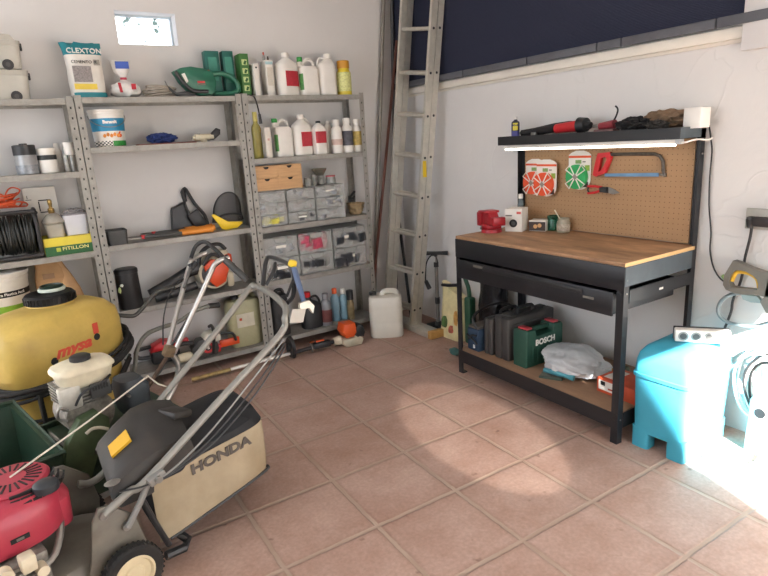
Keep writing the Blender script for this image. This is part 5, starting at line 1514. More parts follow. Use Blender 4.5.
# white plastic bag, papers, turquoise tool, boxes
WB = mat('white film', '#cdd0d3', .3, var=.08, vs=12, bump=.3, bs=14)
mb = MB(); b = bmesh.new(); bmesh.ops.create_icosphere(b, subdivisions=5, radius=1)
for v in b.verts:
    p = v.co.copy()
    k = 1 + .18 * noise.noise(p * 1.6) - .16 * abs(noise.noise(p * 3.2 + Vector((3, 1, 0)))) + .05 * noise.noise(p * 8)
    v.co = Vector((p.x * .17 * k, p.y * .18 * k, max(-.032, p.z * .075 * k + .02 * p.y)))
mb.bm(b, WB)
tag(mb.build('plastic_bag', None, (-.30, -2.02, LZ + .055)), 'crumpled white plastic bag on the lower shelf', 'bag')
t = thing('paper_pad', 'grey green folded leaflet under the white plastic bag', 'leaflet', (-.445, -1.99, LZ), .5)
mb = MB(); mb.box((0, 0, .006), (.10, .12, .010), mat('grey green paper', '#6f7268', .7, var=.3, vs=25), .002); mb.build('sheets', t)
mb = MB(); mb.box((-.05, 0, .0065), (.008, .122, .013), mat('dark green spine', '#44544c', .6), .003); mb.build('spine', t)
mb = MB(); mb.tube([(0, .08, .0), (.0, .02, .006), (.015, -.04, .004), (.03, -.09, -.002)], [.013, .014, .012, .016], mat('turquoise plastic', '#4a8f9f', .45, var=.2), 10); 
tag(mb.build('pipe_fitting', None, (-.468, -2.035, LZ + .03), 0), 'turquoise plastic handle lying in front of the white plastic bag', 'handle')
t = carton('wire_carton', 'red, orange and white carton at the right end of lower shelf', 'box', .17, .24, .075, mat('red orange carton', '#c1502f', .6, var=.2, vs=9), (-.335, -2.37, LZ), -PI / 2 - .02 + PI / 2, None, .002)
mb = MB(); mb.box((-.0853, .05, .04), (.001, .12, .05), CARTON); mb.box((-.0863, .085, .05), (.001, .025, .02), INK); mb.box((-.0863, .03, .03), (.001, .05, .008), mat('red text print', '#9a3a2a', .6)); mb.box((0, .07, .0755), (.12, .06, .001), CARTON); mb.build('print', t)
mb = MB(); mb.box((0, 0, .02), (.09, .07, .038), mat('olive pouch', '#4d5340', .8, var=.3, vs=25), .012); mb.box((-.047, .02, .03), (.006, .03, .02), mat('ochre tag', '#c28a3a', .6), .002)
tag(mb.build('pouch', None, (-.16, -2.195, LZ), .2), 'olive green fabric pouch with an ochre tag behind the red orange carton', 'pouch')

# ================================================================== RIGHT SIDE
# turquoise box
TQ = mat('turquoise plastic box', '#3f9fb8', .5, var=.04)
t = thing('storage_box', 'turquoise plastic box with rounded lid and notched feet beside the workbench', 'storage box', (-.305, -2.612, 0), math.radians(3))
a, b = .195, .132
mb = MB()
NX = .05
# body as a rounded shell with an arch notch in each short end
def boxring(z, sx_, sy_): return sring(0, 0, z, a * sx_, b * sy_, 9, 40)
mb.loft([boxring(.10, .955, .93), boxring(.30, .985, .975), boxring(.345, .99, .98)], TQ, cap=True)
for sx in (-1, 1):
    for sy in (-1, 1):
        mb.loft([sring(sx * (a * .945 - .035), sy * (b * .915 - .040), 0, .035, .040, 6, 20), sring(sx * (a * .95 - .036), sy * (b * .925 - .041), .101, .036, .041, 6, 20)], TQ)
mb.b2(-a * .94, -a * .94 + .006, -.05, .05, .078, .101, TQ); mb.b2(a * .94 - .006, a * .94, -.05, .05, .078, .101, TQ)
mb.b2(-a * .75, a * .75, -b * .92, -b * .92 + .006, .0, .101, TQ); mb.b2(-a * .75, a * .75, b * .92 - .006, b * .92, .0, .101, TQ)
mb.build('body', t)
mb = MB()
mb.loft([boxring(.347, 1.02, 1.03), boxring(.362, 1.025, 1.035), boxring(.366, 1.0, 1.0), boxring(.42, .98, .97), boxring(.455, .93, .90), boxring(.48, .84, .76), boxring(.492, .70, .58), boxring(.495, .4, .3)], TQ)
mb.build('lid', t)
# power strip on the box
t = thing('power_strip', 'white power strip with a row of round sockets lying on the turquoise box', 'power strip', (-.285, -2.672, .497), math.radians(-52))
mb = MB(); mb.box((0, 0, .028), (.215, .045, .055), WHITE, .006); mb.build('housing', t)
mb = MB(); mb.box((0, .0255, .030), (.22, .006, .058), BLACK, .002); mb.build('back_plate', t)
for k in range(4):
    mb = MB(); mb.cyl((-.075 + .05 * k, -.022, .028), (-.075 + .05 * k, -.024, .028), .020, mat('socket grey', '#8a8a86', .5), n=20); mb.cyl((-.075 + .05 * k, -.024, .028), (-.075 + .05 * k, -.0245, .028), .014, DGREY, n=18); mb.build('socket', t)

# wall sockets and cables
p = at(752, 219, 'x', -.02)
t = thing('wall_socket', 'grey metal socket plate on the right wall above the spray gun', 'socket', (-.002, p.y - .03, p.z))
mb = MB(); mb.b2(-.012, 0, -.10, .06, -.045, .045, mat('grey socket plate', '#aaa79e', .5, .2), .003); mb.build('plate', t)
mb = MB(); mb.b2(-.045, -.012, -.10, .02, -.028, .012, mat('dark brown plug', '#2a2422', .5), .006); mb.cyl((-.03, .03, -.0), (-.03, .03, -.035), .018, BLACK, .012, n=16); mb.b2(-.045, -.012, .018, .042, -.012, .012, BLACK, .004); mb.build('plug', t)
q0 = at(746, 232, 'x', -.03)
pts = [at(752, 225, 'x', -.03), at(750, 238, 'x', -.03), at(745, 258, 'x', -.03), at(741, 280, 'x', -.03), at(733, 300, 'x', -.02), at(731, 312, 'x', -.02), at(724, 330, 'x', -.02)]
o = Vector((-.03, q0.y, .9))
mb = MB(); mb.tube([p - o for p in pts], .006, BLACK, 8, smooth=5)
tag(mb.build('black_cable', None, o), 'black cable hanging from the socket plate behind the spray gun', 'cable')
pts = [(-.012, at(709, 127, 'x', -.012).y, 1.408), at(711, 140, 'x', -.012), at(712, 152, 'x', -.012), at(710, 175, 'x', -.012), at(709, 205, 'x', -.012), at(711, 232, 'x', -.012), at(710, 250, 'x', -.012), at(713, 266, 'x', -.012), at(719, 277, 'x', -.012), at(727, 284, 'x', -.012)]
o = Vector((-.012, pts[4].y, 1.0))
mb = MB(); mb.tube([Vector(p) - o for p in pts], .0035, BLACK, 7, smooth=4)
tag(mb.build('thin_cable', None, o), 'thin black cable running down the right wall from the pegboard shelf', 'cable')

# pressure washer gun hung on the wall
gx = -.075
def GPt(px, py): p = at(px, py, 'x', gx); return (p.y, p.z)
gc = at(748, 285, 'x', gx)
t = thing('spray_gun', 'grey and yellow pressure washer spray gun hanging on the right wall', 'spray gun', (gx, gc.y, gc.z))
def gp(pts): return [(GPt(*p)[0] - gc.y, GPt(*p)[1] - gc.z) for p in pts]
GD = mat('gun grey', '#6e6a61', .5, var=.1)
mb = MB()
outer = gp([(726, 275), (735, 260), (741, 262), (752, 267), (764, 271), (772, 272), (772, 296), (766, 296), (758, 294), (745, 294), (735, 292), (728, 289), (725, 284)])
inner = gp([(732, 276), (736, 270), (741, 269.5), (748, 271), (755, 275), (759, 279), (760, 283), (759.5, 289), (756, 289), (746, 288), (738, 287), (733, 286), (731, 282)])
ringprism(mb, outer, inner, .036, GD, 0); 
mb.prism(gp([(772, 272), (790, 276), (800, 300), (785, 318), (768, 312), (762, 301), (766, 296)]), .036, GD, Matrix.Translation((-.018, 0, 0)) @ Fx); mb.build('body', t)
mb = MB(); mb.tube([(-.0, *q) for q in gp([(732, 281), (736, 273), (742, 272), (750, 274), (757, 279), (759, 288)])], .0085, mat('gun yellow', '#dcae2e', .45), 8, smooth=3); mb.build('trigger', t)
mb = MB(); mb.cyl((-.005, *gp([(727, 280)])[0]), (-.005, *gp([(723, 275)])[0]), .008, mat('pale green knob', '#8db06a', .5)); mb.prism(gp([(742, 294), (758, 296), (764, 303), (752, 302), (744, 299)]), .02, mat('light grey collar', '#8fa3a3', .5), Matrix.Translation((-.01, 0, 0)) @ Fx); mb.build('safety_knob', t)
pts = [at(746, 294, 'x', -.07), at(733, 294, 'x', -.065), at(722, 300, 'x', -.06), at(718, 311, 'x', -.055), at(724, 320, 'x', -.05), at(738, 325, 'x', -.05), at(755, 326, 'x', -.05), at(785, 318, 'x', -.05)]
mb = MB(); mb.tube([p - gc - Vector((0, 0, 0)) for p in pts], .0085, mat('grey hose', '#7f8a8c', .5), 9, smooth=5)
h = mb.build('hose', t); h.location = Vector((-gx + gx, 0, 0)); h.data.transform(Matrix.Translation((gc.x - gx, 0, 0)))
# coil of hoses on the wall
t = thing('hose_coil', 'tangle of white and black hoses hanging low on the right wall', 'hose', (-.07, -2.86, .30))
rnd = random.Random(11)
for k in range(9):
    mt = [WHITE, BLACK, WHITE, mat('pale grey hose', '#b9c2c2', .45)][k % 4]
    mb = MB(); pts = []
    ry, rz_ = rnd.uniform(.07, .12), rnd.uniform(.12, .17)
    oy = rnd.uniform(-.03, .03); oz = rnd.uniform(-.03, .03)
    for i in range(20):
        an = 2 * PI * i / 20
        pts.append((-.03 + .0115 * k - .02, oy + math.cos(an) * ry * (1 + .06 * math.sin(3 * an + k)), oz + math.sin(an) * rz_))
    mb.tube(pts, .0058, mt, 8, smooth=2, closed=True); mb.build('hose_loop', t)
t = thing('white_canister', 'white plastic canister with a black opening below the hose tangle', 'canister', (-.11, -2.915, 0))
mb = MB(); mb.loft([sring(0, 0, 0, .06, .09, 5), sring(0, 0, .24, .06, .085, 5), sring(0, 0, .30, .045, .06, 4)], WHITE); mb.build('body', t)
mb = MB(); mb.cyl((-.0605, .03, .20), (-.064, .03, .20), .022, BLACK, n=20); mb.build('opening', t)
pts = [at(704, 456, 'z', .012), at(716, 460, 'z', .012), at(740, 466, 'z', .012), at(756, 462, 'z', .012), at(760, 455, 'z', .012)]
o = Vector((-.3, -2.9, 0))
mb = MB(); mb.tube([p - o for p in pts], .006, mat('pale hose end', '#9fa5a3', .5), 8, smooth=4); tag(mb.build('hose_end', None, o), 'end of a pale hose lying on the floor beside the turquoise box', 'hose')

# ================================================================== CORNER
# ladder
Lb = Vector((-.30, -.415, 0)); Lt = Vector((-.085, -.56, 2.34))
t = thing('aluminium_ladder', 'tall two-section aluminium ladder leaning in the corner on the right wall', 'ladder', (-.30, -.30, 0))
near0, near1 = Vector((-.295, -.475, .02)), Vector((-.112, -.645, 2.30))
far0, far1 = Vector((-.325, -.150, .02)), Vector((-.112, -.292, 2.36))
dx = Vector((.052, 0, .004))
def ext(a, b, s): return a + (b - a) * s
def stile(mb, a, b, wx, wy):
    d = (b - a).normalized(); ux = Vector((1, 0, 0)); ux = (ux - d * ux.dot(d)).normalized(); uy = d.cross(ux)
    rings = []
    for p in (a, b):
        rings.append([p + ux * sx * wx / 2 + uy * sy * wy / 2 for sx, sy in ((-1, -1), (1, -1), (1, 1), (-1, 1))])
    mb.loft(rings, ALU)
S1 = 1.05
for off, nm in ((Vector((0, 0, 0)), 'front'), (dx, 'back')):
    for a_, b_ in ((near0, near1), (far0, far1)):
        mb = wmb(t); stile(mb, a_ + off, ext(a_, b_, S1) + off, .048, .026); 
        n_r = 9
        if off.length == 0 or True:
            for k in range(n_r):
                z = .16 + .285 * k
                p = ext(a_, b_, (z - .02) / 2.3) + off
                mb.cyl(p + Vector((0, -.012, 0)), p + Vector((0, -.0145, 0)), .009, BLACK, n=12)
        mb.build('stile', t)
for off in (Vector((0, 0, 0)), dx):
    for k in range(9):
        z = .16 + .285 * k
        s_ = (z - .02) / 2.3
        pa, pb = ext(near0, near1, s_) + off, ext(far0, far1, s_) + off
        mb = wmb(t); d = (pb - pa).normalized()
        mb.tube([pa + d * .013, pb - d * .013], .014, ALU, 10); mb.build('rung', t)
mb = wmb(t); mb.b2(-.33, -.22, -.72, -.11, .0, .045, ALU, .002); o_ = mb.build('stabiliser_bar', t)
mb = wmb(t); mb.b2(-.335, -.215, -.765, -.722, .0, .06, mat('yellowish foot cap', '#c49a5a', .6), .006); mb.build('foot_cap', t)
mb = wmb(t); p = ext(near0, near1, .535); mb.box(p + Vector((0, -.0142, 0)), (.03, .002, .17), YELLOW); mb.build('warning_label', t)
# poles in the corner
def pole(label, a, b, r, mt, name='pole', cat='pole'):
    a, b = Vector(a), Vector(b)
    mb = MB(); mb.tube([Vector((0, 0, 0)), (b - a) * .5 + Vector((.004, .002, 0)), b - a], r, mt, 10)
    return tag(mb.build(name, None, a), label, cat)
pole('long reddish brown wooden pole leaning in the corner left of the ladder', (-.455, -.10, .0), (-.055, -.10, 2.15), .011, mat('brown pole wood', '#6b4034', .7, var=.2, vs=20), 'wooden_pole')
pole('grey metal pipe leaning in the corner beside the brown pole', (-.395, -.06, .0), (-.095, -.03, 2.6), .016, mat('dull pipe', '#8a857d', .5, .4, var=.15), 'metal_pipe')
pole('slim dark grey tube standing in the corner above the brown pole', (-.15, -.04, .0), (-.03, -.035, 2.7), .013, mat('dark tube', '#5a5a5a', .5, .3), 'metal_tube')
pole('black rod standing behind the ladder rungs', (-.115, -.20, 0), (-.10, -.05, .95), .012, BLACK, 'black_rod', 'rod')
# big white jerrycan
t = jerrycan('jerrycan', 'large white translucent jerrycan with black cap in front of the ladder', 'jerrycan', .25, .20, .345, (-.50, -.43, 0), math.radians(-32), mat('milky plastic', '#d8d5ca', .35, var=.03), BLACK, cx=-.72, e=5, capr=.027)
# bicycle pump
t = thing('floor_pump', 'bicycle floor pump with black T handle standing by the right wall', 'pump', (-.098, -.545, 0))
mb = MB(); mb.b2(-.05, .05, -.09, .09, 0, .012, BLACKM, .004); mb.cyl((0, 0, .012), (0, 0, .04), .028, BLACK, .02); mb.build('base', t)
mb = MB(); mb.cyl((0, 0, .04), (0, 0, .50), .014, STEEL, n=18); mb.build('barrel', t)
mb = MB(); mb.cyl((0, 0, .185), (0, 0, .235), .018, BLACK, n=16); mb.cyl((0, 0, .475), (0, 0, .51), .019, BLACK, n=16); mb.cyl((0, 0, .51), (0, 0, .575), .006, STEEL, n=10); mb.build('collar', t)
mb = MB(); mb.tube([(-.072, .055, .582), (-.03, .023, .582), (.03, -.023, .580), (.072, -.055, .578)], [.017, .014, .014, .017], BLACK, 12); mb.cyl((0, 0, .555), (0, 0, .58), .013, BLACK, n=12); mb.build('handle', t)
mb = MB(); mb.tube([(0, -.02, .50), (0, .0, .555), (-.03, .025, .56), (-.06, .045, .50), (-.068, .05, .40), (-.066, .05, .345), (-.05, .04, .32)], .0055, BLACK, 8, smooth=5); mb.cyl((-.068, .05, .37), (-.045, .035, .305), .014, BLACK, .018, n=12); mb.build('hose', t)
# yellow shopping bag, green tool, black bag
t = thing('shopping_bag', 'pale yellow shopping bag with fruit pictures standing by the bicycle pump', 'bag', (-.15, -.815, 0))
YB = mat('pale yellow bag', '#d9cf9f', .5, var=.15, vs=12, bump=.3, bs=14)
mb = MB(); R = []
for j in range(9):
    f_ = j / 8
    R.append([(p[0] * (1 + .15 * noise.noise(Vector((p[0] * 16, p[1] * 16, f_ * 3)))), p[1] * (1 + .1 * noise.noise(Vector((p[0] * 16, p[1] * 16, f_ * 3 + 5)))) - .0 * f_, f_ * (.36 + .05 * (p[1] / .13))) for p in sring(0, 0, 0, .07 * (1 - .55 * f_), .13 * (1 - .1 * f_), 3, 36)])
mb.loft(R, YB); mb.build('bag', t)
mb = MB(); mb.blob((-.058, .05, .11), (.012, .035, .05), mat('green vegetable print', '#4f6e3a', .6, var=.4, vs=30), .3, sub=2); mb.blob((-.062, -.03, .07), (.012, .03, .035), mat('red vegetable print', '#b0604a', .6, var=.4, vs=30), .3, sub=2); mb.blob((-.05, -.07, .16), (.012, .02, .06), mat('orange vegetable print', '#c99a55', .6, var=.3, vs=30), .3, sub=2); mb.build('fruit_print', t)
mb = MB(); mb.tube([(-.02, .11, .375), (-.03, .02, .39), (-.035, -.10, .415)], .012, BLACK, 8); mb.build('top_bar', t)
t = thing('garden_tool', 'dark green plastic tool handle standing between the yellow and black bags', 'garden tool', (-.16, -.995, 0))
mb = MB(); mb.b2(-.03, .03, -.035, .03, 0, .34, mat('bottle green plastic', '#24503a', .45), .015); mb.build('body', t)
mb = MB(); mb.tube([(0, 0, .33), (0, .01, .40), (0, .03, .44), (0, .045, .47)], .015, mat('bottle green plastic', '#24503a', .45), 8, smooth=3); mb.build('hook', t)
mb = MB(); mb.blob((0, 0, .025), (.03, .045, .026), mat('petrol green plastic', '#3f6a66', .5), .2, sub=3, floor=-.025); tag(mb.build('plastic_scrap', None, at(455, 355, 'z', 0)), 'small petrol green plastic piece on the floor at the bench leg', 'plastic piece')
mb = MB(); R = []
for j in range(13):
    f_ = j / 12
    R.append([(p[0] * (1 + .28 * noise.noise(Vector((p[0] * 22, p[1] * 22, f_ * 5)))), p[1] * (1 + .22 * noise.noise(Vector((p[0] * 22, p[1] * 22, f_ * 5 + 9)))), f_ * .60) for p in sring(0, 0, 0, .075 * (1 - .3 * f_), .125 * (1 - .25 * f_ ** 2), 2.4, 40)])
mb.loft(R, mat('glossy black plastic', '#17191e', .22, var=.3, bump=.6, bs=25))
tag(mb.build('rubbish_bag', None, (-.125, -1.195, 0)), 'glossy black plastic bag standing against the wall behind the blue tool bag', 'bag')

# string trimmer lying on the floor along the shelves
e = Vector((-.86, -.44, 0))
t = thing('string_trimmer', 'orange and cream petrol string trimmer lying on the floor before the shelves', 'string trimmer', (e.x, e.y, 0))
TRC = mat('trimmer cream', '#c7bfa8', .5, var=.1, dirt='#6e6552', dirt_amt=.5)
dirn = Vector((-.95, .04, 0)).normalized()
ang = math.atan2(dirn.y, dirn.x)
Mx = Matrix.Rotation(ang, 4, 'Z')
mb = MB(Mx); mb.prism([(-.10, .0), (.02, .0), (.05, .03), (.04, .065), (-.02, .06), (-.09, .08), (-.12, .04)], .12, TRC, Matrix.Translation((0, .06, 0)) @ Matrix.Rotation(PI / 2, 4, 'X'), .015); mb.cyl((.05, 0, .05), (.10, 0, .05), .035, TRC, .025); mb.build('housing', t)
mb = MB(Mx); mb.prism([(-.045, .07), (.02, .07), (.045, .12), (.03, .175), (-.06, .17), (-.07, .11)], .11, ORANGE, Matrix.Translation((0, .055, 0)) @ Matrix.Rotation(PI / 2, 4, 'X'), .012); mb.build('engine_cover', t)
mb = MB(Mx); mb.prism([(-.12, .055), (-.06, .055), (-.055, .13), (-.075, .155), (-.12, .14), (-.135, .09)], .12, BLACK, Matrix.Translation((0, .06, 0)) @ Matrix.Rotation(PI / 2, 4, 'X'), .015); mb.build('air_box', t)
mb = MB(Mx); mb.cyl((.10, 0, .05), (.40, 0, .042), .014, BLACK); mb.b2(.13, .26, -.025, .025, .03, .075, BLACK, .01); mb.box((.20, -.01, .078), (.06, .02, .012), ORANGE, .003); mb.cyl((.27, 0, .045), (.275, 0, .045), .03, STEEL, n=16); mb.build('throttle_handle', t)
mb = MB(Mx); mb.cyl((.40, 0, .042), (.85, 0, .032), .0115, mat('white shaft', '#d8d5cc', .35, .2), n=14); mb.cyl((.85, 0, .032), (1.10, 0, .026), .013, mat('dirty brass shaft', '#a08a58', .5, .3, var=.4, vs=30), n=14); mb.build('shaft', t)
mb = MB(Mx); mb.cyl((.415, 0, .085), (.435, 0, .085), .080, BLACK, .070, n=28); mb.cyl((.435, 0, .085), (.45, 0, .085), .03, BLACK, n=20); mb.build('disc_guard', t)
mb = MB(); mb.blob((0, 0, .008), (.02, .012, .009), mat('dried orange leaf', '#b5633c', .8), .3, sub=2, floor=-.008); tag(mb.build('dry_leaf', None, at(312, 343, 'z', 0)), 'tiny orange scrap on the floor before the string trimmer', 'scrap')

# ================================================================== MACHINES
# ---- sprayer cart with a yellow tank
TA = math.radians(33)
t = thing('sprayer_cart', 'yellow motor sprayer tank on a cart wrapped in black hose', 'sprayer', (-2.665, -.735, 0), TA)
SPRAYER = t
TY = mat('tank yellow', '#cdb05c', .45, var=.07, dirt='#a88a45', dirt_amt=.5)
a, b = .325, .195
mb = MB()
def tr(z, sx_, sy_, e=4): return sring(0, 0, z, a * sx_, b * sy_, e, 48)
mb.loft([tr(.16, .80, .82), tr(.18, .88, .9), tr(.36, .9, .92), tr(.44, .93, .95), tr(.47, 1, 1), tr(.60, 1, 1), tr(.66, .97, .95), tr(.70, .88, .84, 3), tr(.725, .72, .66, 2.6), tr(.735, .45, .5, 2.2)], TY)
mb.lathe([(.125, .71), (.112, .735), (.105, .75)], TY, (.05, .02, 0), n=36)
mb.build('tank', t)
mb = MB(); mb.lathe([(.108, .740), (.114, .745), (.114, .778), (.106, .788), (.06, .792)], BLACK, (.05, .02, 0), n=44)
for k in range(40):
    an = 2 * PI * k / 40
    mb.box((.05 + math.cos(an) * .115, .02 + math.sin(an) * .115, .76), (.006, .005, .03), BLACK, rot=(0, 0, an)); mb.build('lid', t)
mb = MB(); mb.lathe([(.058, .790), (.062, .794), (.062, .804), (.060, .808)], mat('pale green ring', '#c5cfc2', .4), (.075, .03, 0), n=32); mb.lathe([(.052, .808), (.054, .817), (.048, .820), (.045, .812), (.01, .811)], mat('dark green cap', '#1d3026', .35), (.075, .03, 0), n=32); mb.build('filler_cap', t)
def ontank(body, size, x, z, mt, **k): return text(body, size, mt, t, (x, -b * 1.001, z), (PI / 2, 0, 0), ext=.0012, **k)
RINK = mat('faded red ink', '#d6503a', .6)
ontank('mysa', .075, -.03, .545, RINK, bold=.003, shear=.35, sx=1.25)
mb = MB(); mb.cyl((-.135, -b - .001, .515), (-.135, -b + .001, .515), .018, INK, n=20); mb.cyl((.105, -b - .001, .555), (.105, -b + .001, .555), .017, INK, n=20); mb.box((.105, -b - .001, .60), (.03, .0025, .055), RINK, .001); mb.build('emblem', t)
# hose wound round the tank waist
mb = MB()
for k in range(7):
    zz = .385 + .016 * (k % 4) + .002 * math.sin(k * 5)
    ex = 1.02 + .05 * (k // 4) + .012 * math.sin(k * 3.3)
    pts = []
    N_ = 40
    for i in range(N_):
        an = 2 * PI * i / N_
        ca, sa = math.cos(an), math.sin(an)
        e = 3.2
        x = math.copysign(abs(ca) ** (2 / e), ca) * a * (ex + (.09 if ca > 0 else 0) + .01 * math.sin(3 * an + k)); y = math.copysign(abs(sa) ** (2 / e), sa) * b * (ex + .10 + .03 * math.sin(k + 2 * an))
        pts.append((x, y, zz + .09 * max(0, ca) ** 2 + .012 * math.sin(an * 2 + k)))
    mb.tube(pts, .0088, RUBBER, 8, closed=True)
mb.build('hose', t)
mb = MB()
for i_, (z, dz) in enumerate(((.29, .0), (.27, .02))):
    mb.tube([(-a * 1.1, -b * .6, z), (-a * .6, -b * 1.15, z - .03), (0, -b * 1.2, z - .03 + dz), (a * .5, -b * 1.12, z + .02), (a * 1.0, -b * .7, z + .08)], .009, RUBBER, 8, smooth=5)
mb.build('loose_hose', t)
# cart frame
CARTM = mat('dark cart frame', '#2a2b2a', .6, .2, var=.2)
mb = MB()
for s in (-1, 1):
    mb.tube([(-a * .95, s * b * .98, .14), (a * .95, s * b * .98, .14)], .014, CARTM, 10)
mb.tube([(-a * .8, -b * .98, .14), (-a * .8, b * .98, .14)], .014, CARTM, 10); mb.tube([(a * .8, -b * .98, .14), (a * .8, b * .98, .14)], .014, CARTM, 10)
mb.tube([(-a * .1, -b * 1.04, .40), (a * .28, -b * 1.06, .15)], .012, CARTM, 8); mb.tube([(-a * .75, -b * 1.04, .40), (-a * .75, -b * 1.06, .15)], .012, CARTM, 8)
mb.cyl((-a * .55, -b * 1.2, .10), (-a * .55, b * 1.2, .10), .012, CARTM); mb.tube([(a * .7, 0, .14), (a * .7, 0, .0)], .014, CARTM, 8)
mb.build('frame', t)
for s in (-1, 1):
    mb = MB(); mb.cyl((-a * .55, s * b * 1.2, .10), (-a * .55, s * (b * 1.2 + .04), .10), .10, RUBBER, n=30); mb.cyl((-a * .55, s * (b * 1.2 + .04), .10), (-a * .55, s * (b * 1.2 + .043), .10), .055, GREYP, n=24); mb.build('wheel', t)
def loc_of(p, root):
    v = Vector(p) - root.location
    c_, s_ = math.cos(-root.rotation_euler.z), math.sin(-root.rotation_euler.z)
    return Vector((v.x * c_ - v.y * s_, v.x * s_ + v.y * c_, v.z))
GT = mat('grey handle tube', '#77776f', .5, .3, var=.15)
def yp(px, py, y): return at(px, py, 'y', y)
hand = [yp(133, 372, -.66), yp(137, 350, -.62), yp(146, 335, -.58), yp(160, 328, -.54), yp(178, 322, -.50), yp(195, 311, -.47), yp(209, 306, -.46)]
P_ = [loc_of(p, t) for p in hand]
mb = MB(); mb.tube([(a * .8, b * .2, .14), (a * 1.0, b * .1, .20)] + P_, .0125, GT, 10, smooth=4); mb.build('handle', t)
mb = MB(); q = [loc_of(yp(209, 306, -.46), t), loc_of(yp(219, 305, -.45), t)]; mb.cyl(q[0], q[1], .017, BLACK, n=14); mb.build('grip', t)
hand = [yp(104, 313, -.60), yp(128, 316, -.57), yp(137, 314, -.56), yp(146, 304, -.54), yp(156, 293, -.52), yp(170, 288, -.50), yp(176, 287, -.5)]
mb = MB(); mb.tube([loc_of(p, t) for p in hand], .0115, mat('dark handle tube', '#4a4a46', .5, .3), 10, smooth=4); mb.build('handle', t)

# ---- local frame shared by the two mowers: X points to the rear, Y to the far side
MA = math.radians(15)
W0 = Vector((-2.591, -2.097, 0))
ux, uy = Vector((math.cos(MA), math.sin(MA), 0)), Vector((-math.sin(MA), math.cos(MA), 0))
def mloc(px, py, Y):
    """pixel -> mower local point on the vertical plane at depth Y"""
    P = W0 + uy * Y
    v = CR * ((px - 384) / FPX) - CU * ((py - 288) / FPX) + CF
    tt = (P - CAM).dot(uy) / v.dot(uy)
    X = CAM + v * tt - W0
    return Vector((X.dot(ux), Y, X.z))

# ---- green reel mower with petrol engine
t = thing('reel_mower', 'green petrol reel mower with cream fuel tank and chrome handlebars', 'lawn mower', W0, MA)
GRM = t
DG = mat('mower green', '#233b2b', .5, .1, var=.25, dirt='#3b4230', dirt_amt=.5)
OLIVE = mat('olive belt guard', '#4a5a3c', .6, .1, var=.25, dirt='#3c3a2c', dirt_amt=.5)
mb = MB(); mb.b2(.06, .52, .60, .62, .06, .30, DG, .004); mb.b2(.06, .52, .94, .96, .06, .30, DG, .004); mb.b2(.08, .56, .62, .94, .25, .28, DG, .006); mb.build('frame', t)
mb = MB(); mb.cyl((.16, .63, .09), (.16, .93, .09), .075, STEEL, n=26); mb.build('roller', t)
mb = MB(); mb.cyl((.42, .63, .09), (.42, .93, .09), .09, mat('dark roller', '#3a3a36', .6), n=26); mb.build('rear_roller', t)
# arched belt guard on the near side
mb = MB()
arch = [mloc(*p, .58) for p in [(62, 478), (68, 445), (80, 420), (97, 411), (110, 418), (112, 440), (100, 452), (92, 480)]]
mb.prism([(p.x, p.z) for p in arch], .05, OLIVE, Matrix.Translation((0, .63, 0)) @ Matrix.Rotation(PI / 2, 4, 'X'), .008); mb.build('belt_guard', t)
mb = MB(); s = [mloc(*p, .57) for p in [(86, 434), (92, 429), (100, 427.5), (108, 429)]]; mb.tube(s, .007, mat('bone strap', '#c9c2ae', .6), 8, smooth=3); mb.build('strap', t)
# engine
c = mloc(84, 405, .70)
mb = MB(); mb.cyl((c.x, c.y - .07, c.z - .02), (c.x, c.y + .09, c.z - .02), .095, CASTAL, n=28); mb.b2(c.x - .075, c.x + .065, c.y - .07, c.y + .09, c.z + .02, c.z + .115, CASTAL, .006)
for k in range(6):
    mb.b2(c.x - .09, c.x + .02, c.y - .085, c.y + .10, c.z + .03 + .014 * k, c.z + .036 + .014 * k, CASTAL)
mb.build('engine_block', t)
mb = MB(); mb.b2(c.x + .005, c.x + .085, c.y - .10, c.y - .07, c.z + .05, c.z + .115, DGREY, .004); [mb.b2(c.x + .012 + .011 * k, c.x + .018 + .011 * k, c.y - .104, c.y - .10, c.z + .085, c.z + .108, INK) for k in range(6)]; mb.build('cooling_grille', t)
mb = MB(); q = mloc(73, 398, .60); mb.b2(q.x - .045, q.x + .035, .60, .64, q.z - .05, q.z + .045, mat('bright casting', '#b5b1a6', .5, .4, var=.2), .008); mb.build('cover_plate', t)
ft = mloc(87, 372, .62)
mb = MB(); mb.loft([sring(ft.x, ft.y + .05, ft.z - .055, .085, .06, 4), sring(ft.x, ft.y + .05, ft.z - .045, .095, .068, 4), sring(ft.x, ft.y + .05, ft.z + .005, .108, .075, 4), sring(ft.x, ft.y + .05, ft.z + .008, .116, .083, 4), sring(ft.x, ft.y + .05, ft.z + .016, .116, .083, 4), sring(ft.x, ft.y + .05, ft.z + .03, .108, .074, 4), sring(ft.x, ft.y + .05, ft.z + .042, .08, .055, 3)], CREAM); mb.build('fuel_tank', t)
mb = MB(); mb.lathe([(.035, 0), (.04, .004), (.04, .018), (.03, .024), (.006, .025)], BLACK, (ft.x, ft.y + .05, ft.z + .04), n=24); mb.build('fuel_cap', t)
q = mloc(134, 395, .72)
mb = MB(); mb.loft([sring(q.x, .74, q.z - .115, .03, .05, 4), sring(q.x, .74, q.z - .06, .06, .075, 4), sring(q.x, .74, q.z + .05, .065, .078, 4), sring(q.x - .01, .74, q.z + .085, .05, .065, 3)], mat('slate air box', '#3f464b', .55, var=.2)); mb.build('air_filter', t)
mb = MB(); mb.cyl((q.x - .045, .67, q.z + .03), (q.x - .045, .652, q.z + .03), .007, STEEL, n=12); mb.build('bolt', t)
mb = MB(); mb.tube([(c.x - .06, .60, c.z + .05), (c.x - .03, .58, c.z + .10), (c.x + .05, .58, c.z + .12), (c.x + .09, .60, c.z + .13)], .005, BLACK, 8, smooth=4); mb.build('fuel_line', t)
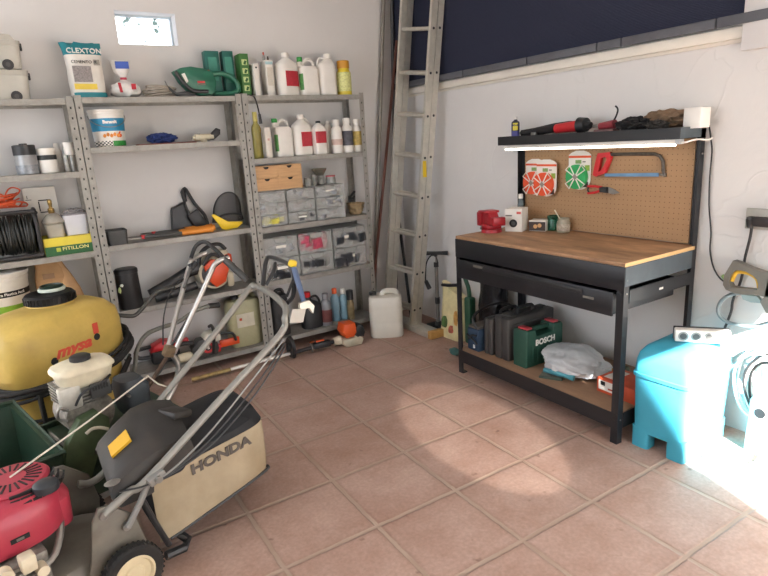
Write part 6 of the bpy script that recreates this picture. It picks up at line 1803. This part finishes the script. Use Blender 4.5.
mb = MB(); mb.tube([(c.x - .10, .60, c.z), (c.x - .13, .60, c.z + .02), (c.x - .12, .60, c.z + .06), (c.x - .09, .60, c.z + .04)], .006, STEEL, 8, smooth=4); mb.build('bracket', t)
# grass box at the front
mb = MB()
g0 = .14
mb.loft([[(-.56, .54, .10), (-.02, .55, .06), (-.02, .94, .06), (-.56, .94, .10)], [(-.62, .52, .36), (.02, .53, .335), (-.01, .97, .43), (-.64, .97, .47)],
         [(-.60, .54, .36), (.0, .55, .335), (-.03, .95, .43), (-.62, .95, .47)], [(-.54, .56, .115), (-.04, .57, .075), (-.04, .92, .075), (-.54, .92, .115)]], DG)
mb.build('grass_box', t)
mb = MB(); mb.tube([(-.62, .515, .365), (.02, .525, .34), (-.01, .975, .435), (-.64, .975, .475)], .010, DG, 8); mb.build('box_rim', t)
# handlebars
cl = mloc(169, 351, .84)
low = [mloc(128, 452, .72), mloc(150, 425, .78), mloc(166, 402, .83), mloc(175, 385, .84), mloc(178, 366, .84), mloc(172, 354, .84)]
mb = MB(); mb.tube([(.45, .72, .24)] + low[1:], .0135, CHROME, 12, smooth=4); mb.build('lower_handlebar', t)
mb = MB(); mb.tube([mloc(167, 352, .85), mloc(178, 308, .93), mloc(188, 271, 1.0), mloc(191, 262, 1.01), mloc(196, 257, 1.02), mloc(206, 253, 1.02)], .0125, CHROME, 12, smooth=4); mb.build('handlebar', t)
mb = MB(); mb.tube([mloc(174, 353, .83), mloc(195, 308, .80), mloc(211, 272, .78), mloc(215, 264, .77), mloc(221, 260, .76), mloc(229, 258, .75)], .0125, CHROME, 12, smooth=4); mb.build('handlebar', t)
mb = MB(); mb.tube([mloc(196, 262, .98), mloc(192, 268, .98), mloc(190, 264, .99)], .014, BLACK, 8); mb.tube([mloc(190, 268, .985), mloc(186, 282, .96), mloc(184, 288, .95)], .009, mat('lever grey', '#6f706e', .4, .4), 8); mb.build('throttle_lever', t)
mb = MB(); mb.tube([mloc(224, 259, .76), mloc(236, 270, .70), mloc(247, 280, .66)], .017, DGREY, 12); mb.build('grip', t)
mb = MB(); mb.tube([mloc(191, 258, 1.0), mloc(196, 246, 1.0), mloc(205, 242, .96), mloc(216, 250, .88), mloc(224, 258, .80)], .010, BLACK, 10, smooth=4); mb.tube([mloc(206, 275, .86), mloc(212, 268, .84), mloc(222, 260, .8), mloc(228, 256, .78)], .011, BLACK, 10, smooth=3); mb.build('control_bar', t)
mb = MB(); mb.box(mloc(169, 351, .835), (.05, .04, .055), mat('rusty clamp', '#7d6a52', .7, .3, var=.3, vs=40), .006, rot=(.2, .4, 0)); mb.build('clamp', t)
RUST = mat('rusty rod', '#5d4a3c', .7, .3, var=.3)
mb = MB(); mb.tube([(.36, .80, .24), mloc(150, 384, .80), mloc(166, 358, .83)], .009, RUST, 8); mb.tube([(.36, .88, .24), mloc(160, 372, .86), mloc(172, 345, .85), mloc(196, 305, .82)], .006, BLACK, 8, smooth=3); mb.build('control_rod', t)
mb = MB(); mb.tube([mloc(189, 275, 1.0), mloc(172, 290, .95), mloc(164, 315, .92), mloc(163, 345, .88)], .0035, BLACK, 6, smooth=4); mb.build('control_cable', t)

# ---- rotary mower with red engine cover
t = thing('lawn_mower', 'rotary lawn mower with red engine cover and beige cloth grass bag', 'lawn mower', W0, MA)
MOW = t
DECK = mat('mower deck grey', '#6f6a60', .55, .1, var=.15, dirt='#4b3f30', dirt_amt=.6)
HTUBE = mat('handle grey', '#87857e', .4, .25, var=.08)
BLKP = mat('dusty black plastic', '#2a2826', .6, var=.15, dirt='#4b4238', dirt_amt=.4)
TIRE = mat('tyre', '#201f1e', .85, var=.2, dirt='#4a4036', dirt_amt=.5)
HUBC = mat('wheel cream', '#d3c5a2', .5, var=.08, dirt='#8a7453', dirt_amt=.4)
# deck: thick shell
def dring(z, x0, x1, y0, y1, r, n=40):
    cx_, cy_ = (x0 + x1) / 2, (y0 + y1) / 2
    return sring(cx_, cy_, z, (x1 - x0) / 2, (y1 - y0) / 2, r, n)
mb = MB(); mb.loft([dring(.05, -.66, .10, .035, .403, 5), dring(.13, -.65, .08, .04, .40, 5), dring(.16, -.60, .03, .06, .385, 4), dring(.175, -.48, -.04, .11, .34, 3)], DECK); mb.build('deck', t)
# rear side plates
for Y in (.020, .405):
    mb = MB(); pl = [(-.14, .06), (.06, .06), (.075, .16), (.055, .27), (-.02, .345), (-.05, .35), (-.075, .31), (-.10, .18)]
    mb.prism(pl, .014, DECK, Matrix.Translation((0, Y + .014, 0)) @ Matrix.Rotation(PI / 2, 4, 'X'), .003); pp = mb.build('side_plate', t)
    for bx_, bz_ in ((-.04, .325), (.02, .25)):
        mb = MB(); mb.cyl((bx_, Y - .001, bz_), (bx_, Y - .014, bz_), .014, STEEL, n=14); mb.build('bolt', pp)
def wheel(x, Y, s, r=.1):
    mb = MB(Matrix.Translation((x, Y, r)) @ Matrix.Rotation(PI / 2 * s, 4, 'X'))
    mb.lathe([(r * .66, -.02), (r * .9, -.022), (r * .97, -.016), (r, -.006), (r, .006), (r * .97, .016), (r * .9, .022), (r * .66, .02)], TIRE, n=48, cap=False)
    for k in range(36):
        an = 2 * PI * k / 36
        for q_ in (-1, 1):
            mb.box((math.cos(an + q_ * .04) * r * .99, math.sin(an + q_ * .04) * r * .99, q_ * .009), (.007, .006, .012), TIRE, rot=(0, 0, an))
    w_ = mb.build('wheel', t)
    mb = MB(Matrix.Translation((x, Y, r)) @ Matrix.Rotation(PI / 2 * s, 4, 'X'))
    mb.lathe([(.006, .020), (r * .3, .019), (r * .34, .014), (r * .54, .014), (r * .60, .023), (r * .67, .022), (r * .68, -.018), (.006, -.018)], HUBC, n=40)
    mb.build('hub_cap', w_)
wheel(0.0, -.022, 1); wheel(.0, .458, -1); wheel(-.60, -.022, 1, .09); wheel(-.60, .458, -1, .09)
mb = MB(); mb.cyl((0, .0, .1), (0, .435, .1), .012, STEEL, n=12); mb.cyl((-.60, .0, .09), (-.60, .435, .09), .012, STEEL, n=12); mb.build('axle', t)
# engine
EC = Vector((-.305, .215, 0))
mb = MB(); mb.cyl((EC.x, EC.y, .165), (EC.x, EC.y, .335), .125, mat('engine casting', '#6a645a', .6, .4, var=.3, vs=40, dirt='#2e2822', dirt_amt=.7), n=30)
mb.b2(EC.x - .02, EC.x + .10, EC.y - .19, EC.y - .06, .18, .30, CASTAL, .01)
for k in range(5): mb.b2(EC.x - .03, EC.x + .06, EC.y - .205, EC.y - .05, .20 + .022 * k, .207 + .022 * k, CASTAL)
mb.build('engine_block', t)
mb = MB(); mb.cyl((EC.x - .02, EC.y - .20, .30), (EC.x - .02, EC.y - .235, .30), .022, CREAM, n=16); mb.b2(EC.x + .02, EC.x + .06, EC.y - .235, EC.y - .19, .28, .33, CREAM, .006); mb.cyl((EC.x + .07, EC.y - .19, .26), (EC.x + .07, EC.y - .23, .26), .017, CREAM, n=14); mb.b2(EC.x - .08, EC.x - .03, EC.y - .23, EC.y - .18, .24, .28, CREAM, .006); mb.tube([(EC.x + .05, EC.y - .2, .25), (EC.x + .12, EC.y - .17, .26), (EC.x + .17, EC.y - .10, .32), (EC.x + .17, EC.y, .34)], .011, STEEL, 10, smooth=4); mb.build('carburettor', t)
mb = MB()
def er(z, k, dx_=0, e=2.6): return sring(EC.x + .02 + dx_, EC.y, z - .025, .185 * k, .165 * k, e, 48)
mb.loft([er(.335, .97), er(.345, 1.0), er(.42, .99), er(.455, .94), er(.475, .84), er(.482, .7)], HRED)
mb.loft([sring(EC.x + .15, EC.y + .01, .295, .07, .12, 3.5), sring(EC.x + .15, EC.y + .01, .385, .073, .12, 3.5), sring(EC.x + .145, EC.y + .01, .412, .06, .10, 3), sring(EC.x + .14, EC.y + .01, .418, .04, .08, 3)], HRED)
FC = mloc(12, 486, .215); mb.lathe([(.105, .445), (.108, .462), (.098, .470), (.03, .474)], HRED, (FC.x, FC.y, 0), n=40)
mb.build('engine_cover', t)
mb = MB()
for k in range(24):
    an = 2 * PI * k / 24
    c_ = Vector((FC.x + math.cos(an) * .066, FC.y + math.sin(an) * .066, .4725))
    mb.box(c_, (.044, .006, .003), INK, rot=(0, .04, an))
for k in range(3):
    for j in range(8):
        an = -1.75 + .2 * j
        r_ = .116 + .013 * k
        zz = .4575 - .010 * k if k else .4585
        mb.box((FC.x + math.cos(an) * r_, FC.y + math.sin(an) * r_ * .95, zz), (.006, .025, .016), INK, rot=(0, .25, an))
mb.build('vent_slots', t)
mb = MB(); mb.lathe([(.036, 0), (.038, .006), (.036, .022), (.028, .028), (.006, .03)], mat('dark fuel cap', '#2b2f33', .45), (mloc(48, 495, .10).x, .10, .445), n=24); mb.build('fuel_cap', t)
mb = MB(); mb.b2(EC.x + .02, EC.x + .07, EC.y - .1665, EC.y - .155, .350, .364, INK); mb.b2(EC.x + .035, EC.x + .055, EC.y - .1675, EC.y - .1660, .353, .361, GINK); mb.build('name_badge', t)
# rear flap
mb = MB()
pn = [(.0, .37), (.015, .395), (.09, .425), (.17, .448), (.25, .458), (.295, .445), (.30, .41), (.26, .37), (.12, .335), (.02, .34)]
pfar = [(.08, .385), (.095, .41), (.155, .452), (.23, .492), (.305, .497), (.385, .468), (.40, .43), (.35, .40), (.2, .36), (.1, .36)]
def fl(k, dz, Y): return [(a_[0] + (b_[0] - a_[0]) * k, Y, a_[1] + (b_[1] - a_[1]) * k + dz) for a_, b_ in zip(pn, pfar)]
R = [fl(0, -.03, .032), fl(0, -.008, .045), fl(.12, 0, .08), fl(.5, .008, .2), fl(.95, .002, .34), fl(1, -.008, .365), fl(1, -.03, .378)]
mb.loft(R, BLKP); mb.build('rear_flap', t)
mb = MB(); mb.box((.33, .21, .472), (.09, .10, .03), BLKP, .012, rot=(0, .25, .25)); mb.build('flap_grip', t)
mb = MB()
q4 = [fl(.60, .010, .235)[1:4], fl(.36, .008, .165)[1:4]]
A_, B_ = Vector(q4[0][0]).lerp(Vector(q4[0][1]), .35), Vector(q4[0][1]).lerp(Vector(q4[0][2]), .35)
C_, D_ = Vector(q4[1][1]).lerp(Vector(q4[1][2]), .35), Vector(q4[1][0]).lerp(Vector(q4[1][1]), .35)
up_ = Vector((-.004, -.001, .009))
mb.add([A_, B_, C_, D_, A_ + up_, B_ + up_, C_ + up_, D_ + up_], [[0, 1, 2, 3], [4, 7, 6, 5], [0, 4, 5, 1], [1, 5, 6, 2], [2, 6, 7, 3], [3, 7, 4, 0]], mat('yellow warning label', '#d8a82a', .5, var=.08))
mb.build('warning_label', t)
# grass bag
BAGC = mat('beige bag cloth', '#a3957c', .85, var=.12, vs=7, dirt='#7d6848', dirt_amt=.6, bump=.15, bs=40)
BAGK = mat('black bag cloth', '#1d1e21', .75, var=.3, vs=12, bump=.35, bs=18)
def gring(z, x0, x1, y0, y1, e, n=48, wob=.0):
    r = sring((x0 + x1) / 2, (y0 + y1) / 2, z, (x1 - x0) / 2, (y1 - y0) / 2, e, n)
    return [(p[0], p[1], p[2] + wob * noise.noise(Vector((p[0] * 9, p[1] * 9, z * 3)))) for p in r]
def slope(ring, x0, k): return [(p[0], p[1], p[2] + (p[0] - x0) * k) for p in ring]
def bag(z0, x0, x1, kz, y0=.03, y1=.425, e=7, wob=0, sk=.22):
    out = []
    for p in gring(0, x0, x1, y0, y1, e, 56):
        out.append((p[0] + sk * (p[1] - .03), p[1], z0 + (p[0] - .1) * kz + wob * noise.noise(Vector((p[0] * 11, p[1] * 11, z0 * 9)))))
    return out
mb = MB(); mb.loft([bag(.095, .15, .58, .14, .05, .40), bag(.10, .13, .605, .14, .035, .42), bag(.20, .10, .612, .15), bag(.345, .085, .612, .06, .028, .427, wob=.006), bag(.372, .10, .60, .06, .04, .42, 5, .012), bag(.398, .16, .55, .04, .09, .37, 3, .016), bag(.405, .25, .45, .02, .15, .33, 3, .016)], BAGK)
mb.build('cloth_body', t)
# beige side panel following the near face of the bag
xs = [.125 + (.604 - .125) * i / 40 for i in range(41)]
def ynear(x): 
    xn = (x - .349) / .262
    return .2275 - .1995 * max(0.0, 1 - abs(xn) ** 7) ** (1 / 7)
v = []
for k in range(2):
    for x in xs:
        yy = ynear(x) - .003 + .0025 * k
        zb_ = .104 + (x - .1) * .14
        zt_ = .338 if x < .24 else (.338 + (x - .24) * .8 if x < .27 else .362 + (x - .27) * .05)
        for q_ in range(7):
            f_ = q_ / 6
            v.append((x + .22 * (yy - .03) + (0 if f_ > .1 else .0), yy - .004 * math.sin(f_ * PI), zb_ + (zt_ - zb_) * f_))
f = []
n_ = 41 * 7
for i in range(40):
    for q_ in range(6):
        a_ = i * 7 + q_
        f.append([a_, a_ + 7, a_ + 8, a_ + 1]); f.append([n_ + a_, n_ + a_ + 1, n_ + a_ + 8, n_ + a_ + 7])
    f.append([i * 7, n_ + i * 7, n_ + i * 7 + 7, i * 7 + 7]); f.append([i * 7 + 6, i * 7 + 13, n_ + i * 7 + 13, n_ + i * 7 + 6])
f.append([q_ for q_ in range(7)] + [n_ + q_ for q_ in range(6, -1, -1)]); f.append([280 + q_ for q_ in range(6, -1, -1)] + [n_ + 280 + q_ for q_ in range(7)])
mb = MB(); mb.add(v, f, BAGC); mb.build('side_panel', t)
mb = MB(); mb.tube([(.16, .028, .108), (.40, .024, .142), (.58, .03, .168), (.60, .05, .172)], .006, BLACK, 8, smooth=3); mb.build('piping', t)
text('HONDA', .052, mat('bag lettering', '#57504a', .8), t, (.395, .0205, .330), (PI / 2, -.04, 0), ext=.0012, bold=.0024, sx=1.3)
mb = MB(); mb.tube([(.09, .025, .30), (.115, .02, .20), (.15, .025, .09)], .010, BLACK, 8); mb.tube([(.13, .02, .06), (.20, .02, .05), (.23, .05, .05), (.20, .10, .09)], .016, BLACK, 8); mb.build('bag_frame', t)
# handle
HN = .015
near = [(-.04, HN, .325), (.05, HN, .362), (.115, HN - .012, .385), (.45, HN - .012, .575), (.70, HN - .012, .715)]
nb = [mloc(285, 318, .0), mloc(286, 310, .02), mloc(283, 304, .06)]
fb = [mloc(262, 289, .36), mloc(254, 286.5, .40), mloc(250, 288, .42)]
far = [mloc(220, 327, .425), mloc(190, 364, .43), mloc(162, 398, .43), mloc(104, 473, .395), mloc(78, 484, .395)]
mb = MB(); pts = [Vector(p) for p in near] + nb + [mloc(272, 294, .2)] + fb + far
mb.tube(spline(pts, 6), .0135, HTUBE, 12); mb.build('handlebar', t)
mb = MB(); mb.tube([(.02, .004, .25), (.07, .0, .315), (.11, .0, .375)], .011, GREYP, 8); mb.build('stay', t)
mb = MB(); mb.box((.13, -.015, .385), (.06, .03, .03), GREYP, .006, rot=(0, -.3, 0)); mb.cyl((.13, -.03, .385), (.13, -.04, .385), .012, STEEL, n=12); mb.build('clamp', t)
# control levers
mb = MB(); mb.tube([mloc(263, 285, .30), mloc(266, 262, .34), mloc(271, 257, .34), mloc(288, 264, .22), mloc(292, 268, .18), mloc(294, 280, .15), mloc(293, 296, .10), mloc(287, 303, .07)], .0095, BLACK, 10, smooth=4); mb.tube([mloc(275, 263, .30), mloc(274, 270, .28), mloc(266, 285, .28)], .008, BLACK, 8, smooth=3); mb.tube([mloc(293, 280, .15), mloc(287, 296, .10)], .006, BLACK, 8); mb.build('control_bar', t)
mb = MB(); mb.tube([mloc(294, 268, .15), mloc(299, 285, .10), mloc(304, 302, .05)], [.012, .013, .010], mat('blue grey lever', '#5b6b88', .4, .3), 10); mb.prism([(0, 0), (.05, .0), (.075, -.03), (.065, -.06), (.045, -.03), (.0, -.03)], .012, ALU, Matrix.Translation(mloc(298, 303, .04)) @ Matrix.Rotation(PI / 2, 4, 'X')); mb.build('brake_lever', t)
mb = MB(); mb.box(mloc(292.5, 263.5, .16), (.03, .03, .03), YELLOW, .008, rot=(.2, .3, 0)); mb.build('lever_button', t)
mb = MB(); q = mloc(294.5, 315, .0); mb.box((q.x, -.02, q.z), (.075, .0015, .055), mat('grey paper tag', '#b9b6ae', .8, var=.06), rot=(.15, .25, .1)); mb.build('paper_tag', t)
for k, dz in enumerate((0, .018, .034)):
    mb = MB(); mb.tube([(.70, -.02, .70 - dz), (.55, -.022, .60 - dz * 1.9), (.35, -.03, .475 - dz * 1.5), (.20, -.035, .405 - dz * .5), (.10, -.02, .375), (.02, .02, .375)], .0035, BLACK if k else GREYP, 7, smooth=5); mb.build('control_cable', t)
mb = MB(); e0 = Vector((FC.x, FC.y, .475)); mb.tube([e0, e0.lerp(mloc(148, 376, .44), .5) + Vector((0, 0, -.005)), mloc(148, 376, .46)], .0032, mat('white rope', '#cfc9bb', .8), 7); mb.tube([mloc(148, 376, .46), mloc(158, 384, .46), mloc(172, 388, .46)], .0032, mat('white rope', '#cfc9bb', .8), 7); mb.build('starter_rope', t)
mb = MB(); mb.lathe([(.018, 0), (.02, .004), (.012, .008)], STEEL, (.01, .035, .405), n=18, sx=1.3); mb.build('latch_ring', t)
